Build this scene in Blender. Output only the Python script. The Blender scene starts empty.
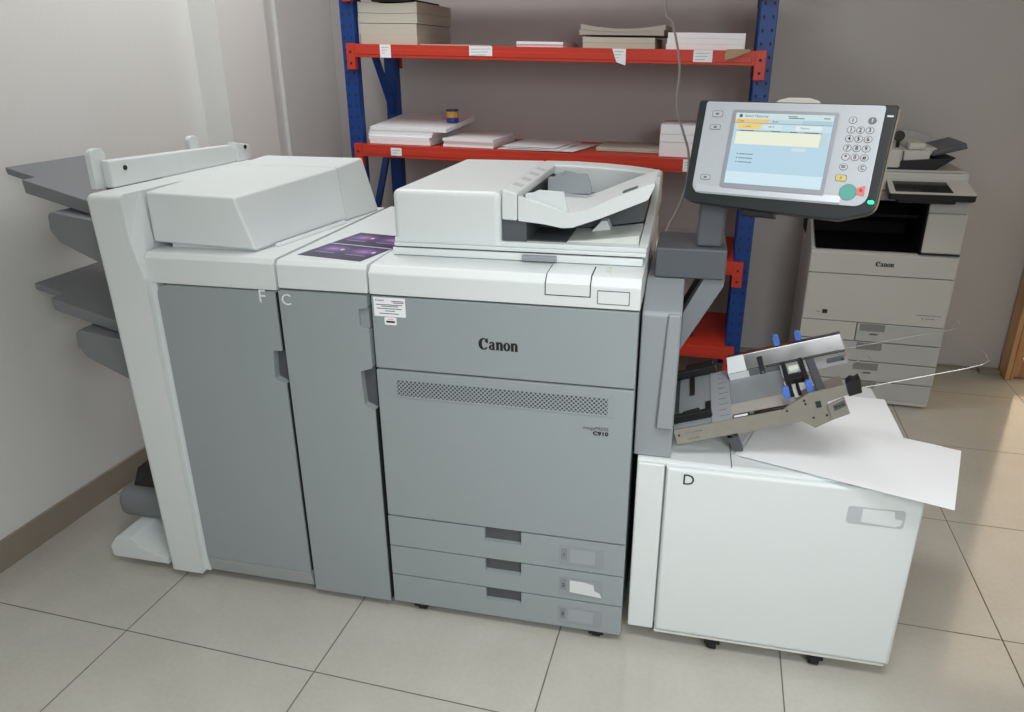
import bpy, bmesh, math, random
from mathutils import Matrix, Vector, Euler
random.seed(7)
SC = bpy.context.scene
COL = SC.collection
PI = math.pi
rad = math.radians

# ------------------------------------------------------------------ colour / materials
def lin(r, g, b):
    f = lambda c: (c/12.92 if c <= .04045 else ((c+.055)/1.055)**2.4)
    return (f(r/255), f(g/255), f(b/255), 1)

MATS = {}
def mat(name, rgb, rough=.5, metal=0., bump=0., bscale=300., var=0., vscale=6., emit=None, estr=0., spec=.5, coat=0., rvar=0.):
    if name in MATS: return MATS[name]
    m = bpy.data.materials.new(name); m.use_nodes = True
    nt = m.node_tree; N = nt.nodes; L = nt.links
    p = N['Principled BSDF']
    c = lin(*rgb)
    p.inputs['Base Color'].default_value = c
    p.inputs['Roughness'].default_value = rough
    p.inputs['Metallic'].default_value = metal
    p.inputs['Specular IOR Level'].default_value = spec
    if coat: p.inputs['Coat Weight'].default_value = coat
    tc = N.new('ShaderNodeTexCoord')
    if var > 0 or rvar > 0:
        n = N.new('ShaderNodeTexNoise'); n.inputs['Scale'].default_value = vscale; n.inputs['Detail'].default_value = 5
        L.new(tc.outputs['Object'], n.inputs['Vector'])
        if var > 0:
            r = N.new('ShaderNodeMixRGB'); r.blend_type = 'MIX'
            r.inputs[1].default_value = tuple(x*(1-var) for x in c[:3])+(1,)
            r.inputs[2].default_value = tuple(min(1, x*(1+var)) for x in c[:3])+(1,)
            L.new(n.outputs['Fac'], r.inputs[0]); L.new(r.outputs[0], p.inputs['Base Color'])
        if rvar > 0:
            q = N.new('ShaderNodeMapRange'); q.inputs['To Min'].default_value = max(.02, rough-rvar); q.inputs['To Max'].default_value = min(1, rough+rvar)
            L.new(n.outputs['Fac'], q.inputs['Value']); L.new(q.outputs[0], p.inputs['Roughness'])
    if bump > 0:
        n2 = N.new('ShaderNodeTexNoise'); n2.inputs['Scale'].default_value = bscale; n2.inputs['Detail'].default_value = 3
        L.new(tc.outputs['Object'], n2.inputs['Vector'])
        b = N.new('ShaderNodeBump'); b.inputs['Strength'].default_value = bump; b.inputs['Distance'].default_value = .002
        L.new(n2.outputs['Fac'], b.inputs['Height']); L.new(b.outputs['Normal'], p.inputs['Normal'])
    if emit:
        p.inputs['Emission Color'].default_value = lin(*emit); p.inputs['Emission Strength'].default_value = estr
    MATS[name] = m
    return m

WHITE  = mat('white_plastic', (222, 228, 228), .42, bump=.08, bscale=700, var=.02)
WHITE2 = mat('warm_white_plastic', (214, 217, 212), .45, bump=.08, bscale=700, var=.02)
GREY   = mat('grey_painted_panel', (152, 161, 164), .40, bump=.06, bscale=800, var=.02)
GREY2  = mat('grey_plastic', (148, 154, 158), .45, bump=.06, bscale=800, var=.02)
TRAYG  = mat('tray_grey_plastic', (122, 125, 128), .5, bump=.06, bscale=500, var=.03)
ARMG   = mat('arm_grey_plastic', (88, 92, 98), .5, bump=.05, bscale=800, var=.02)
DGREY  = mat('dark_grey_plastic', (84, 88, 92), .5, var=.04)
GAP    = mat('dark_gap', (38, 41, 44), .7, var=.05)
BLACK  = mat('black_plastic', (20, 21, 23), .45, bump=.05, var=.05)
CHARC  = mat('charcoal_bezel', (38, 43, 46), .38, bump=.05, var=.04)
SILVER = mat('silver_face', (200, 206, 212), .32, metal=.2, bump=.03, bscale=900, var=.02)
STEEL  = mat('galvanised_steel', (166, 163, 155), .38, metal=.7, var=.08, vscale=40, rvar=.1)
CHROME = mat('polished_steel', (164, 165, 167), .13, metal=1., var=.06, vscale=25, rvar=.06)
BLUECL = mat('blue_lever_plastic', (84, 122, 206), .4, var=.05)
PAPER  = mat('white_paper', (246, 248, 251), .75, bump=.03, bscale=200, var=.015)
PAPERC = mat('cream_paper', (196, 194, 180), .8, bump=.06, bscale=160, var=.05)
RED    = mat('red_powder_coat', (204, 58, 38), .42, bump=.06, bscale=400, var=.05)
BLUE   = mat('blue_powder_coat', (10, 62, 136), .42, bump=.06, bscale=400, var=.06)
RUBBER = mat('black_rubber', (24, 24, 25), .8, var=.05)
INKBLK = mat('black_ink', (22, 24, 26), .5, var=.05)
INKGRY = mat('grey_ink', (96, 102, 108), .6, var=.05)
INKWHT = mat('white_ink', (232, 236, 238), .5, var=.02)
WIREM  = mat('steel_wire', (170, 168, 162), .3, metal=.8, var=.05)
CABLE  = mat('grey_cable', (150, 142, 138), .6, var=.05)
COP    = mat('copier_white', (205, 203, 196), .45, bump=.06, bscale=700, var=.02)
COPD   = mat('copier_drawer', (190, 190, 187), .45, bump=.06, bscale=700, var=.02)
COPG   = mat('copier_handle_grey', (138, 138, 136), .5, var=.03)
LED    = mat('green_led', (30, 220, 130), .4, emit=(30, 230, 130), estr=3.0, var=.02)
TEAL   = mat('teal_button', (96, 170, 160), .4, var=.03)
REDBT  = mat('red_button', (226, 130, 120), .4, var=.03)
YELBT  = mat('yellow_button', (222, 204, 120), .4, var=.03)
BTN    = mat('key_silver', (206, 208, 212), .35, metal=.2, var=.02)
WOOD   = None

# ---------------------------------------------------------------- mesh builder
def rrect(x0, x1, y0, y1, r, n=5):
    rs = r if isinstance(r, (list, tuple)) else [r]*4      # bl, br, tr, tl
    pts = []
    for (cx, cy, a0, rr) in ((x0, y0, 180, rs[0]), (x1, y0, 270, rs[1]), (x1, y1, 0, rs[2]), (x0, y1, 90, rs[3])):
        if rr <= 0: pts.append((cx, cy)); continue
        ox = cx + (rr if cx == x0 else -rr); oy = cy + (rr if cy == y0 else -rr)
        for k in range(n+1):
            a = rad(a0 + 90*k/n); pts.append((ox+rr*math.cos(a), oy+rr*math.sin(a)))
    return pts

def fillet(poly, radii, n=4):
    out = []; m = len(poly)
    for i, p in enumerate(poly):
        r = radii[i] if isinstance(radii, (list, tuple)) else radii
        if r <= 0: out.append(p); continue
        P = Vector(p); A = Vector(poly[i-1]); B = Vector(poly[(i+1) % m])
        u = (A-P).normalized(); v = (B-P).normalized()
        ang = u.angle(v)
        t = min(r/math.tan(ang/2), .48*(A-P).length, .48*(B-P).length)
        a = P+u*t; b = P+v*t
        for k in range(n+1):
            s = k/n
            q = a*(1-s)**2 + P*2*s*(1-s) + b*s*s
            out.append((q.x, q.y))
    return out

class MB:
    def __init__(s, M=None):
        s.bm = bmesh.new(); s.M = M or Matrix(); s.mats = []
    def mi(s, m):
        if m is None: return 0
        if m not in s.mats: s.mats.append(m)
        return s.mats.index(m)
    def merge(s, t, m=None, bev=0, seg=2, sel=None):
        bmesh.ops.recalc_face_normals(t, faces=t.faces[:])
        if bev > 0:
            ed = [e for e in t.edges if len(e.link_faces) == 2 and e.calc_face_angle(0) > .35 and (sel is None or sel((e.verts[0].co+e.verts[1].co)/2))]
            if ed: bmesh.ops.bevel(t, geom=ed, offset=bev, segments=seg, affect='EDGES', profile=.5, clamp_overlap=True)
        k = s.mi(m)
        for f in t.faces: f.material_index = k
        me = bpy.data.meshes.new('tmp'); t.to_mesh(me); t.free()
        s.bm.from_mesh(me); bpy.data.meshes.remove(me)
        return s
    def hexa(s, v, m=None, bev=0, seg=2, sel=None):
        # v: 8 points: bottom ring 4, top ring 4
        t = bmesh.new(); V = [t.verts.new(p) for p in v]
        for f in ((0,3,2,1),(4,5,6,7),(0,1,5,4),(1,2,6,5),(2,3,7,6),(3,0,4,7)): t.faces.new([V[i] for i in f])
        return s.merge(t, m, bev, seg, sel)
    def box(s, x0, x1, y0, y1, z0, z1, m=None, bev=0, seg=2, sel=None):
        return s.hexa([(x0,y0,z0),(x1,y0,z0),(x1,y1,z0),(x0,y1,z0),(x0,y0,z1),(x1,y0,z1),(x1,y1,z1),(x0,y1,z1)], m, bev, seg, sel)
    def prism(s, poly, ax, a, b, m=None, bev=0, seg=2, sel=None):
        f = {'x': lambda p, c: (c, p[0], p[1]), 'y': lambda p, c: (p[0], c, p[1]), 'z': lambda p, c: (p[0], p[1], c)}[ax]
        t = bmesh.new()
        A = [t.verts.new(f(p, a)) for p in poly]; B = [t.verts.new(f(p, b)) for p in poly]
        t.faces.new(A); t.faces.new(B)
        n = len(poly)
        for i in range(n): t.faces.new((A[i], A[(i+1) % n], B[(i+1) % n], B[i]))
        return s.merge(t, m, bev, seg, sel)
    def cyl(s, c0, c1, r, n=16, m=None, r2=None, bev=0):
        c0 = Vector(c0); c1 = Vector(c1); d = (c1-c0).normalized()
        u = d.orthogonal().normalized(); w = d.cross(u); r2 = r if r2 is None else r2
        t = bmesh.new()
        A = []; B = []
        for k in range(n):
            a = 2*PI*k/n; o = u*math.cos(a)+w*math.sin(a)
            A.append(t.verts.new(c0+o*r)); B.append(t.verts.new(c1+o*r2))
        t.faces.new(A); t.faces.new(B)
        for k in range(n): t.faces.new((A[k], A[(k+1) % n], B[(k+1) % n], B[k]))
        return s.merge(t, m, bev)
    def tube(s, pts, r, n=8, m=None):
        P = [Vector(p) for p in pts]; t = bmesh.new(); R = []
        u = None
        for i, p in enumerate(P):
            d = (P[min(i+1, len(P)-1)]-P[max(i-1, 0)]).normalized()
            if u is None: u = d.orthogonal().normalized()
            u = (u-d*u.dot(d)).normalized(); w = d.cross(u)
            R.append([t.verts.new(p+(u*math.cos(2*PI*k/n)+w*math.sin(2*PI*k/n))*r) for k in range(n)])
        for a, b in zip(R, R[1:]):
            for k in range(n): t.faces.new((a[k], a[(k+1) % n], b[(k+1) % n], b[k]))
        t.faces.new(R[0]); t.faces.new(R[-1])
        return s.merge(t, m)
    def grid(s, P, th, m=None):
        # P: rows of points; a thin sheet of thickness th below the points
        t = bmesh.new(); T = [[t.verts.new(p) for p in r] for r in P]
        Bt = [[t.verts.new((p[0], p[1], p[2]-th)) for p in r] for r in P]
        H = len(P); W = len(P[0])
        for j in range(H-1):
            for i in range(W-1):
                t.faces.new((T[j][i], T[j][i+1], T[j+1][i+1], T[j+1][i])); t.faces.new((Bt[j][i], Bt[j+1][i], Bt[j+1][i+1], Bt[j][i+1]))
        for j in range(H-1):
            for i in (0, W-1): t.faces.new((T[j][i], T[j+1][i], Bt[j+1][i], Bt[j][i]))
        for i in range(W-1):
            for j in (0, H-1): t.faces.new((T[j][i], T[j][i+1], Bt[j][i+1], Bt[j][i]))
        return s.merge(t, m)
    def face(s, pts, m=None):
        k = s.mi(m); f = s.bm.faces.new([s.bm.verts.new(p) for p in pts]); f.material_index = k; return s
    def text(s, body, size, M, m=None, align='CENTER', bold=0., ext=.0006, sx=1.):
        cu = bpy.data.curves.new('t', 'FONT'); cu.body = body; cu.size = size; cu.align_x = align; cu.align_y = 'CENTER'
        cu.extrude = ext; cu.offset = bold; cu.resolution_u = 3
        o = bpy.data.objects.new('t', cu); COL.objects.link(o)
        me = bpy.data.meshes.new_from_object(o.evaluated_get(bpy.context.evaluated_depsgraph_get()))
        me.transform(M @ Matrix.Diagonal((sx, 1, 1, 1)))
        t = bmesh.new(); t.from_mesh(me); bpy.data.meshes.remove(me); bpy.data.objects.remove(o); bpy.data.curves.remove(cu)
        return s.merge(t, m)
    def build(s, name, m=None, parent=None, origin=None):
        me = bpy.data.meshes.new(name)
        s.bm.to_mesh(me); s.bm.free()
        if m is not None:
            if s.mats:
                me.materials.append(s.mats[0] if s.mats[0] else m)
                for q in s.mats[1:]: me.materials.append(q)
            else: me.materials.append(m)
        else:
            for q in s.mats: me.materials.append(q)
        o = bpy.data.objects.new(name, me); COL.objects.link(o)
        if parent is not None:
            W = WM[parent.name]; me.transform(W.inverted() @ s.M); o.parent = parent; WM[o.name] = W
        else:
            L = Matrix.Translation(origin) if origin is not None else Matrix()
            me.transform(L.inverted() @ s.M); o.matrix_world = L; WM[o.name] = L
        for p in me.polygons: p.use_smooth = True
        me.set_sharp_from_angle(angle=rad(32))
        if len(me.polygons) > 6:
            w = o.modifiers.new('normals', 'WEIGHTED_NORMAL'); w.keep_sharp = True; w.weight = 100
        return o

WM = {}
def tag(o, label=None, cat=None, group=None, kind=None):
    if label: o['label'] = label
    if cat: o['category'] = cat
    if group: o['group'] = group
    if kind: o['kind'] = kind
    return o
def thing(name, label, cat, M, group=None):
    o = bpy.data.objects.new(name, None); COL.objects.link(o)
    if not isinstance(M, Matrix): M = Matrix.Translation(M)
    o.matrix_world = M; o.empty_display_size = .1; WM[o.name] = M.copy()
    return tag(o, label, cat, group)
def frame(ox, oy, oz, yaw):
    return Matrix.Translation((ox, oy, oz)) @ Matrix.Rotation(yaw, 4, 'Z')

# facing -Y: text plane x->x, y->z
FRONT = lambda x, y, z: Matrix.Translation((x, y, z)) @ Matrix.Rotation(PI/2, 4, 'X')

# logo letters (heavy serif), drawn from arcs and bars
def logo(mb, x, y, z, h, w, m):
    """word of five letters, cap height h, total width w, on the plane y facing -Y"""
    def arc(cx, cz, rx, rz, ix, iz, a0, a1, shift=0., n=18):
        A = []; B = []
        for k in range(n+1):
            a = rad(a0+(a1-a0)*k/n)
            A.append((cx+rx*math.cos(a), cz+rz*math.sin(a))); B.append((cx+shift+ix*math.cos(a), cz+iz*math.sin(a)))
        return A + B[::-1]
    S = []
    S.append(arc(.47, .5, .49, .54, .21, .42, 38, 322, .06)); S.append([(.58,.70),(.90,.56),(.90,1.0),(.74,1.0)])     # C
    xh = .74
    def n_(x0):
        S.append([(x0+.0,0),(x0+.26,0),(x0+.26,xh),(x0-.03,xh),(x0-.03,xh-.10),(x0+.0,xh-.12)])
        S.append(arc(x0+.37, xh-.25, .26, .27, .04, .13, 0, 150, -.02))
        S.append([(x0+.37,0),(x0+.63,0),(x0+.63,xh-.25),(x0+.37,xh-.25)])
        S.append([(x0-.03,0),(x0+.28,0),(x0+.28,.06),(x0-.03,.06)]); S.append([(x0+.36,0),(x0+.67,0),(x0+.67,.06),(x0+.36,.06)])
    def a_(x0):
        S.append(arc(x0+.22, .22, .25, .24, .06, .13, 0, 360, .03, 20))
        S.append([(x0+.30,0),(x0+.60,0),(x0+.60,.06),(x0+.52,.08),(x0+.52,xh-.22),(x0+.30,xh-.22)])
        S.append(arc(x0+.27, xh-.24, .27, .26, .06, .14, 0, 165, -.01))
    def o_(x0): S.append(arc(x0+.31, xh/2, .34, xh/2+.02, .095, xh/2-.09, 0, 360, 0, 24))
    a_(1.00); n_(1.68); o_(2.38); n_(3.08)
    kx = w/3.75
    for i, p in enumerate(S):
        t = bmesh.new()
        V = [t.verts.new((x+px*kx, y-.0004-.00001*i, z+pz*h)) for px, pz in p]
        n = len(V)
        if n > 12:
            k = n//2
            for j in range(k-1): t.faces.new((V[j], V[j+1], V[n-2-j], V[n-1-j]))
        else: t.faces.new(V)
        kk = mb.mi(m)
        for f in t.faces: f.material_index = kk
        me = bpy.data.meshes.new('tmp'); t.to_mesh(me); t.free(); mb.bm.from_mesh(me); bpy.data.meshes.remove(me)

# ================================================================ ROOM
TH = rad(-2.26)
def tile_mat():
    m = bpy.data.materials.new('floor_tiles'); m.use_nodes = True
    nt = m.node_tree; N = nt.nodes; L = nt.links; p = N['Principled BSDF']
    tc = N.new('ShaderNodeTexCoord'); mp = N.new('ShaderNodeMapping'); mp.vector_type = 'TEXTURE'
    mp.inputs['Location'].default_value = (-.716, -.2615, 0); mp.inputs['Rotation'].default_value = (0, 0, TH); mp.inputs['Scale'].default_value = (.6, .6, 1)
    L.new(tc.outputs['Object'], mp.inputs['Vector'])
    sp = N.new('ShaderNodeSeparateXYZ'); L.new(mp.outputs[0], sp.inputs[0])
    ds = []
    for ax in 'XY':
        a = N.new('ShaderNodeMath'); a.operation = 'PINGPONG'; a.inputs[1].default_value = .5
        ad = N.new('ShaderNodeMath'); ad.operation = 'ADD'; ad.inputs[1].default_value = 100
        L.new(sp.outputs[ax], ad.inputs[0]); L.new(ad.outputs[0], a.inputs[0]); ds.append(a)
    mn = N.new('ShaderNodeMath'); mn.operation = 'MINIMUM'; L.new(ds[0].outputs[0], mn.inputs[0]); L.new(ds[1].outputs[0], mn.inputs[1])
    lt = N.new('ShaderNodeMapRange'); lt.inputs['From Min'].default_value = .0018; lt.inputs['From Max'].default_value = .0042; L.new(mn.outputs[0], lt.inputs['Value'])
    fl = N.new('ShaderNodeVectorMath'); fl.operation = 'FLOOR'; L.new(mp.outputs[0], fl.inputs[0])
    wn = N.new('ShaderNodeTexWhiteNoise'); L.new(fl.outputs[0], wn.inputs['Vector'])
    n1 = N.new('ShaderNodeTexNoise'); n1.inputs['Scale'].default_value = 5; n1.inputs['Detail'].default_value = 6; L.new(tc.outputs['Object'], n1.inputs['Vector'])
    n2 = N.new('ShaderNodeTexNoise'); n2.inputs['Scale'].default_value = 70; n2.inputs['Detail'].default_value = 3; L.new(tc.outputs['Object'], n2.inputs['Vector'])
    m1 = N.new('ShaderNodeMixRGB'); m1.inputs[1].default_value = lin(188, 185, 175); m1.inputs[2].default_value = lin(208, 205, 196); L.new(n1.outputs['Fac'], m1.inputs[0])
    m2 = N.new('ShaderNodeMixRGB'); m2.blend_type = 'MULTIPLY'; m2.inputs[0].default_value = .14; L.new(m1.outputs[0], m2.inputs[1]); L.new(n2.outputs['Fac'], m2.inputs[2])
    m3 = N.new('ShaderNodeMixRGB'); m3.blend_type = 'MULTIPLY'; m3.inputs[0].default_value = .06; L.new(m2.outputs[0], m3.inputs[1]); L.new(wn.outputs['Value'], m3.inputs[2])
    m4 = N.new('ShaderNodeMixRGB'); m4.inputs[1].default_value = lin(104, 97, 86); L.new(lt.outputs[0], m4.inputs[0]); L.new(m3.outputs[0], m4.inputs[2])
    L.new(m4.outputs[0], p.inputs['Base Color'])
    rr = N.new('ShaderNodeMapRange'); rr.inputs['To Min'].default_value = .7; rr.inputs['To Max'].default_value = .12; L.new(lt.outputs[0], rr.inputs['Value']); L.new(rr.outputs[0], p.inputs['Roughness'])
    bp = N.new('ShaderNodeBump'); bp.inputs['Strength'].default_value = .3; bp.inputs['Distance'].default_value = .001; L.new(lt.outputs[0], bp.inputs['Height']); L.new(bp.outputs['Normal'], p.inputs['Normal'])
    return m
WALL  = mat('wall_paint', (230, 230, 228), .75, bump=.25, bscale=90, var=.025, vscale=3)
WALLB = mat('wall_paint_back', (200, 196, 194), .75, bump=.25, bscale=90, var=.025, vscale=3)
CEIL  = mat('ceiling_paint', (225, 225, 222), .8, var=.01)
SKIRT = mat('skirting_tile', (150, 141, 127), .35, var=.05, vscale=20)
def wood_mat():
    m = bpy.data.materials.new('door_wood'); m.use_nodes = True
    nt = m.node_tree; N = nt.nodes; L = nt.links; p = N['Principled BSDF']
    tc = N.new('ShaderNodeTexCoord'); mp = N.new('ShaderNodeMapping'); mp.inputs['Scale'].default_value = (14, 14, 1.2); L.new(tc.outputs['Object'], mp.inputs['Vector'])
    n = N.new('ShaderNodeTexNoise'); n.inputs['Scale'].default_value = 2.5; n.inputs['Detail'].default_value = 6; L.new(mp.outputs[0], n.inputs['Vector'])
    r = N.new('ShaderNodeValToRGB'); r.color_ramp.elements[0].position = .3; r.color_ramp.elements[0].color = lin(186, 138, 92); r.color_ramp.elements[1].position = .7; r.color_ramp.elements[1].color = lin(220, 174, 122)
    L.new(n.outputs['Fac'], r.inputs[0]); L.new(r.outputs[0], p.inputs['Base Color']); p.inputs['Roughness'].default_value = .35
    return m
WOOD = wood_mat()
def struct(name, mb, m, parent=None):
    o = mb.build(name, m, parent, None if parent else (0, 0, 0))
    if parent is None: o['kind'] = 'structure'
    return o
struct('floor', MB().box(-1.9, 4.6, -4.2, 2.9, -.06, 0), tile_mat())
struct('ceiling', MB().box(-1.9, 4.6, -4.2, 2.9, 2.9, 2.98), CEIL)
wb = lambda x: 2.387-(x-2.119)*math.tan(rad(2.26))          # back wall line
lw = lambda y: -1.298+.0395*y                               # left wall line
# left wall with a pilaster and a shallow step
poly = [(-1.85, -4.15), (lw(-4.15), -4.15), (lw(1.24), 1.24), (-1.126, 1.237), (-1.111, 1.577), (-1.290, 1.60), (-1.275, 1.94), (-1.258, 1.94), (-1.252, wb(-1.25)), (-1.85, wb(-1.85))]
struct('wall_left', MB().prism(poly, 'z', 0, 2.9), WALL)
# back wall with a doorway on the right
poly = [(-1.85, wb(-1.85)+.002), (2.412, wb(2.412)+.002), (2.412, 2.47), (-1.85, 2.66)]
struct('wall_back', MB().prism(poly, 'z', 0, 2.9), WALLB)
poly = [(3.40, 2.34), (4.49, 2.29), (4.49, 2.46), (3.40, 2.46)]
mbw = MB().prism(poly, 'z', 0, 2.9); mbw.box(2.413, 3.398, 2.36, 2.46, 2.12, 2.9)
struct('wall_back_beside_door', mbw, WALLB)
struct('wall_right', MB().box(4.5, 4.6, -4.2, 2.8, 0, 2.9), WALL)
struct('wall_front', MB().box(lw(-4.1), 4.49, -4.2, -4.1, 0, 2.9), WALL)
# skirting tiles
t = .012
struct('baseboard_left', MB().prism([(lw(-4), -4), (lw(-4)+t, -4), (lw(1.235)+t, 1.235), (lw(1.235), 1.235)], 'z', 0, .098), SKIRT)
struct('baseboard_back', MB().prism([(-1.24, wb(-1.24)), (-1.24, wb(-1.24)-t), (2.415, wb(2.415)-t), (2.415, wb(2.415))], 'z', 0, .012), SKIRT)
# wooden door; its tall glowing pane is added to warm the floor
d = thing('door_1', None, None, (2.9, 2.33, 0)); d['kind'] = 'structure'
mb = MB(); mb.box(2.388, 2.411, 2.262, 2.355, 0, 2.11, bev=.003); mb.box(2.4125, 2.425, 2.262, 2.46, 0, 2.11, bev=.003); mb.box(3.36, 3.395, 2.262, 2.46, 0, 2.11, bev=.004); mb.box(2.426, 3.359, 2.27, 2.359, 2.05, 2.11, bev=.004)
mb.build('door_frame', WOOD, d)
mb = MB(); mb.box(2.427, 2.462, 2.290, 2.33, .004, 2.045, bev=.003); mb.box(3.30, 3.357, 2.290, 2.33, .004, 2.045, bev=.003); mb.box(2.462, 3.30, 2.290, 2.33, .004, .10, bev=.003); mb.box(2.462, 3.30, 2.290, 2.33, 1.98, 2.045, bev=.003)
lf = mb.build('door_leaf', WOOD, d)
MB().box(2.4625, 3.2995, 2.305, 2.317, .1005, 1.9795).build('door_glow', mat('added_glow', (240, 232, 215), .3, emit=(255, 226, 190), estr=2.2, var=.02), lf)
MB().box(2.29, 2.386, wb(2.36)-.06, wb(2.36)-.013, .0, .022, bev=.003).build('baseboard_right', SKIRT, None, (0, 0, 0))['kind'] = 'structure'

# ================================================================ RACK
RT = rad(-2.3)
RM = frame(-.83, 1.83, 0, RT)
rack = thing('storage_rack', 'blue steel storage rack with red shelves against the back wall behind the printers', 'rack', RM)
RL = 1.88; RD = .50
LEV = [(.250, .256), (.705, .664), (1.148, 1.106), (1.596, 1.544), (1.885, 1.845)]     # beam tops at left and right
def zt(k, u): a, b = LEV[k]; return a+(b-a)*u/1.85
def post(u0, v0, name='post'):
    mb = MB(RM)
    mb.box(u0, u0+.068, v0, v0+.05, .004, 2.02, m=BLUE, bev=.004)
    if v0 < .2:
        for k in range(40):
            z = .07+k*.05
            for du in (.016, .052): mb.box(u0+du-.004, u0+du+.004, v0-.0008, v0+.001, z-.006, z+.006, m=GAP)
    mb.box(u0-.02, u0+.088, v0-.02, v0+.07, 0, .004, m=BLUE)
    mb.build(name, BLUE, rack)
for u0 in (-.045, 1.815):
    for v0 in (0, RD-.05): post(u0, v0)
def brace(u, v0, z0, v1, z1):
    MB(RM).hexa([(u-.012, v0, z0-.02), (u+.022, v0, z0-.02), (u+.022, v1, z1-.02), (u-.012, v1, z1-.02), (u-.012, v0, z0+.02), (u+.022, v0, z0+.02), (u+.022, v1, z1+.02), (u-.012, v1, z1+.02)], bev=.003).build('brace', BLUE, rack)
for u in (-.012, 1.845):
    for z0, z1 in ((.06, .60), (.62, 1.235), (1.87, 1.275)):
        brace(u, .052, z0, RD-.052, z1)
for k in range(5):
    a, b = LEV[k]
    for v0, v1 in ((-.024, .0), (RD, RD+.022)):
        mb = MB(RM)
        A, B = zt(k, 0), zt(k, 1.85)
        mb.hexa([(0, v0, A-.058), (1.85, v0, B-.058), (1.85, v1, B-.058), (0, v1, A-.058), (0, v0, A), (1.85, v0, B), (1.85, v1, B), (0, v1, A)], m=RED, bev=.003)
        mb.hexa([(.04, v0-.0025, A-.045), (1.80, v0-.0025, B-.045), (1.80, v0+.001, B-.045), (.04, v0+.001, A-.045), (.04, v0-.0025, A-.022), (1.80, v0-.0025, B-.022), (1.80, v0+.001, B-.022), (.04, v0+.001, A-.022)], m=RED, bev=.002)
        for (p0, p1, z) in ((-.012, .030, A), (1.812, 1.856, B)):
            mb.box(p0, p1, v0-.004, v1, z-.112, z+.002, m=RED, bev=.002)
            if v0 < 0:
                for q in (-.035, -.085): mb.cyl(((p0+p1)/2, v0-.0055, z+q), ((p0+p1)/2, v0-.001, z+q), .006, 8, m=GAP)
        mb.build('beam', RED, rack)
    mb = MB(RM)
    mb.hexa([(.026, .001, A-.022), (1.812, .001, B-.022), (1.812, RD-.001, B-.022), (.026, RD-.001, A-.022), (.026, .001, A-.002), (1.812, .001, B-.002), (1.812, RD-.001, B-.002), (.026, RD-.001, A-.002)])
    mb.build('shelf_board', RED, rack)
def shelf_label(k, u0, u1, h, dz=0, tilt=0.):
    z1 = zt(k, u0)-.001+dz
    z2 = zt(k, u1)-.001+dz
    mb = MB(RM)
    v = -.0278
    mb.hexa([(u0+tilt*.02, v, z1-h), (u1, v, z2-h-tilt*.012), (u1, v+.001, z2-h-tilt*.012), (u0+tilt*.02, v+.001, z1-h), (u0, v, z1), (u1, v, z2), (u1, v+.001, z2), (u0, v+.001, z1)], m=PAPER)
    n = int((u1-u0)/.02)
    for r in range(3):
        zc = (z1+z2)/2-.012-r*.012
        mb.box(u0+.008, u1-.010-.01*r, v-.0003, v, zc-.001, zc+.001, m=mat('pale_ink', (150, 156, 162), .6, var=.02))
    o = mb.build('shelf_label', PAPER, rack); o['label'] = 'white paper label'
shelf_label(3, .159, .213, .056); shelf_label(3, .591, .698, .040); shelf_label(3, 1.229, 1.288, .054, 0, 1); shelf_label(3, 1.567, 1.644, .046)
shelf_label(2, .181, .236, .037, -.010); shelf_label(2, 1.558, 1.600, .052)

# ---- paper bundles on the rack
def ream(name, label, cat, k, u0, u1, v0, v1, h0, h1, m, group, lay=3, curl=0., jit=.004, skew=0., lift=0., lift0=0.):
    """a bundle of cut paper between heights h0 and h1 over the shelf k"""
    mb = MB(RM)
    n = lay
    for i in range(n):
        a0 = h0+(h1-h0)*i/n; a1 = h0+(h1-h0)*(i+1)/n-(.0008 if i < n-1 else 0)
        j = [random.uniform(-jit, jit) for _ in range(3)]
        P = []
        NX = 10
        rows_b = []; rows_t = []
        for q in range(NX+1):
            s = q/NX; u = u0+(u1-u0)*s+j[0]+skew*i/n
            w = curl*((2*s-1)**2)*(i/n) ; w2 = curl*((2*s-1)**2)*((i+1)/n)
            rows_b.append((u, a0+w)); rows_t.append((u, a1+w2))
        t = bmesh.new()
        R = []
        for (u, z), (ut, z2) in zip(rows_b, rows_t):
            zz = zt(k, u)
            R.append([t.verts.new(p) for p in ((u, v0+j[1], zz+z), (u, v1+j[1], zz+z+lift0+(lift-lift0)*i/n), (u, v1+j[1], zz+z2+lift0+(lift-lift0)*(i+1)/n), (u, v0+j[1], zz+z2))])
        for A, B in zip(R, R[1:]):
            for q in range(4): t.faces.new((A[q], A[(q+1) % 4], B[(q+1) % 4], B[q]))
        t.faces.new(R[0]); t.faces.new(R[-1])
        mb.merge(t, m)
    base = RM @ Vector(((u0+u1)/2, (v0+v1)/2, zt(k, (u0+u1)/2)+h0))
    return tag(mb.build(name, m, None, base), label, cat, group)
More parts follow.
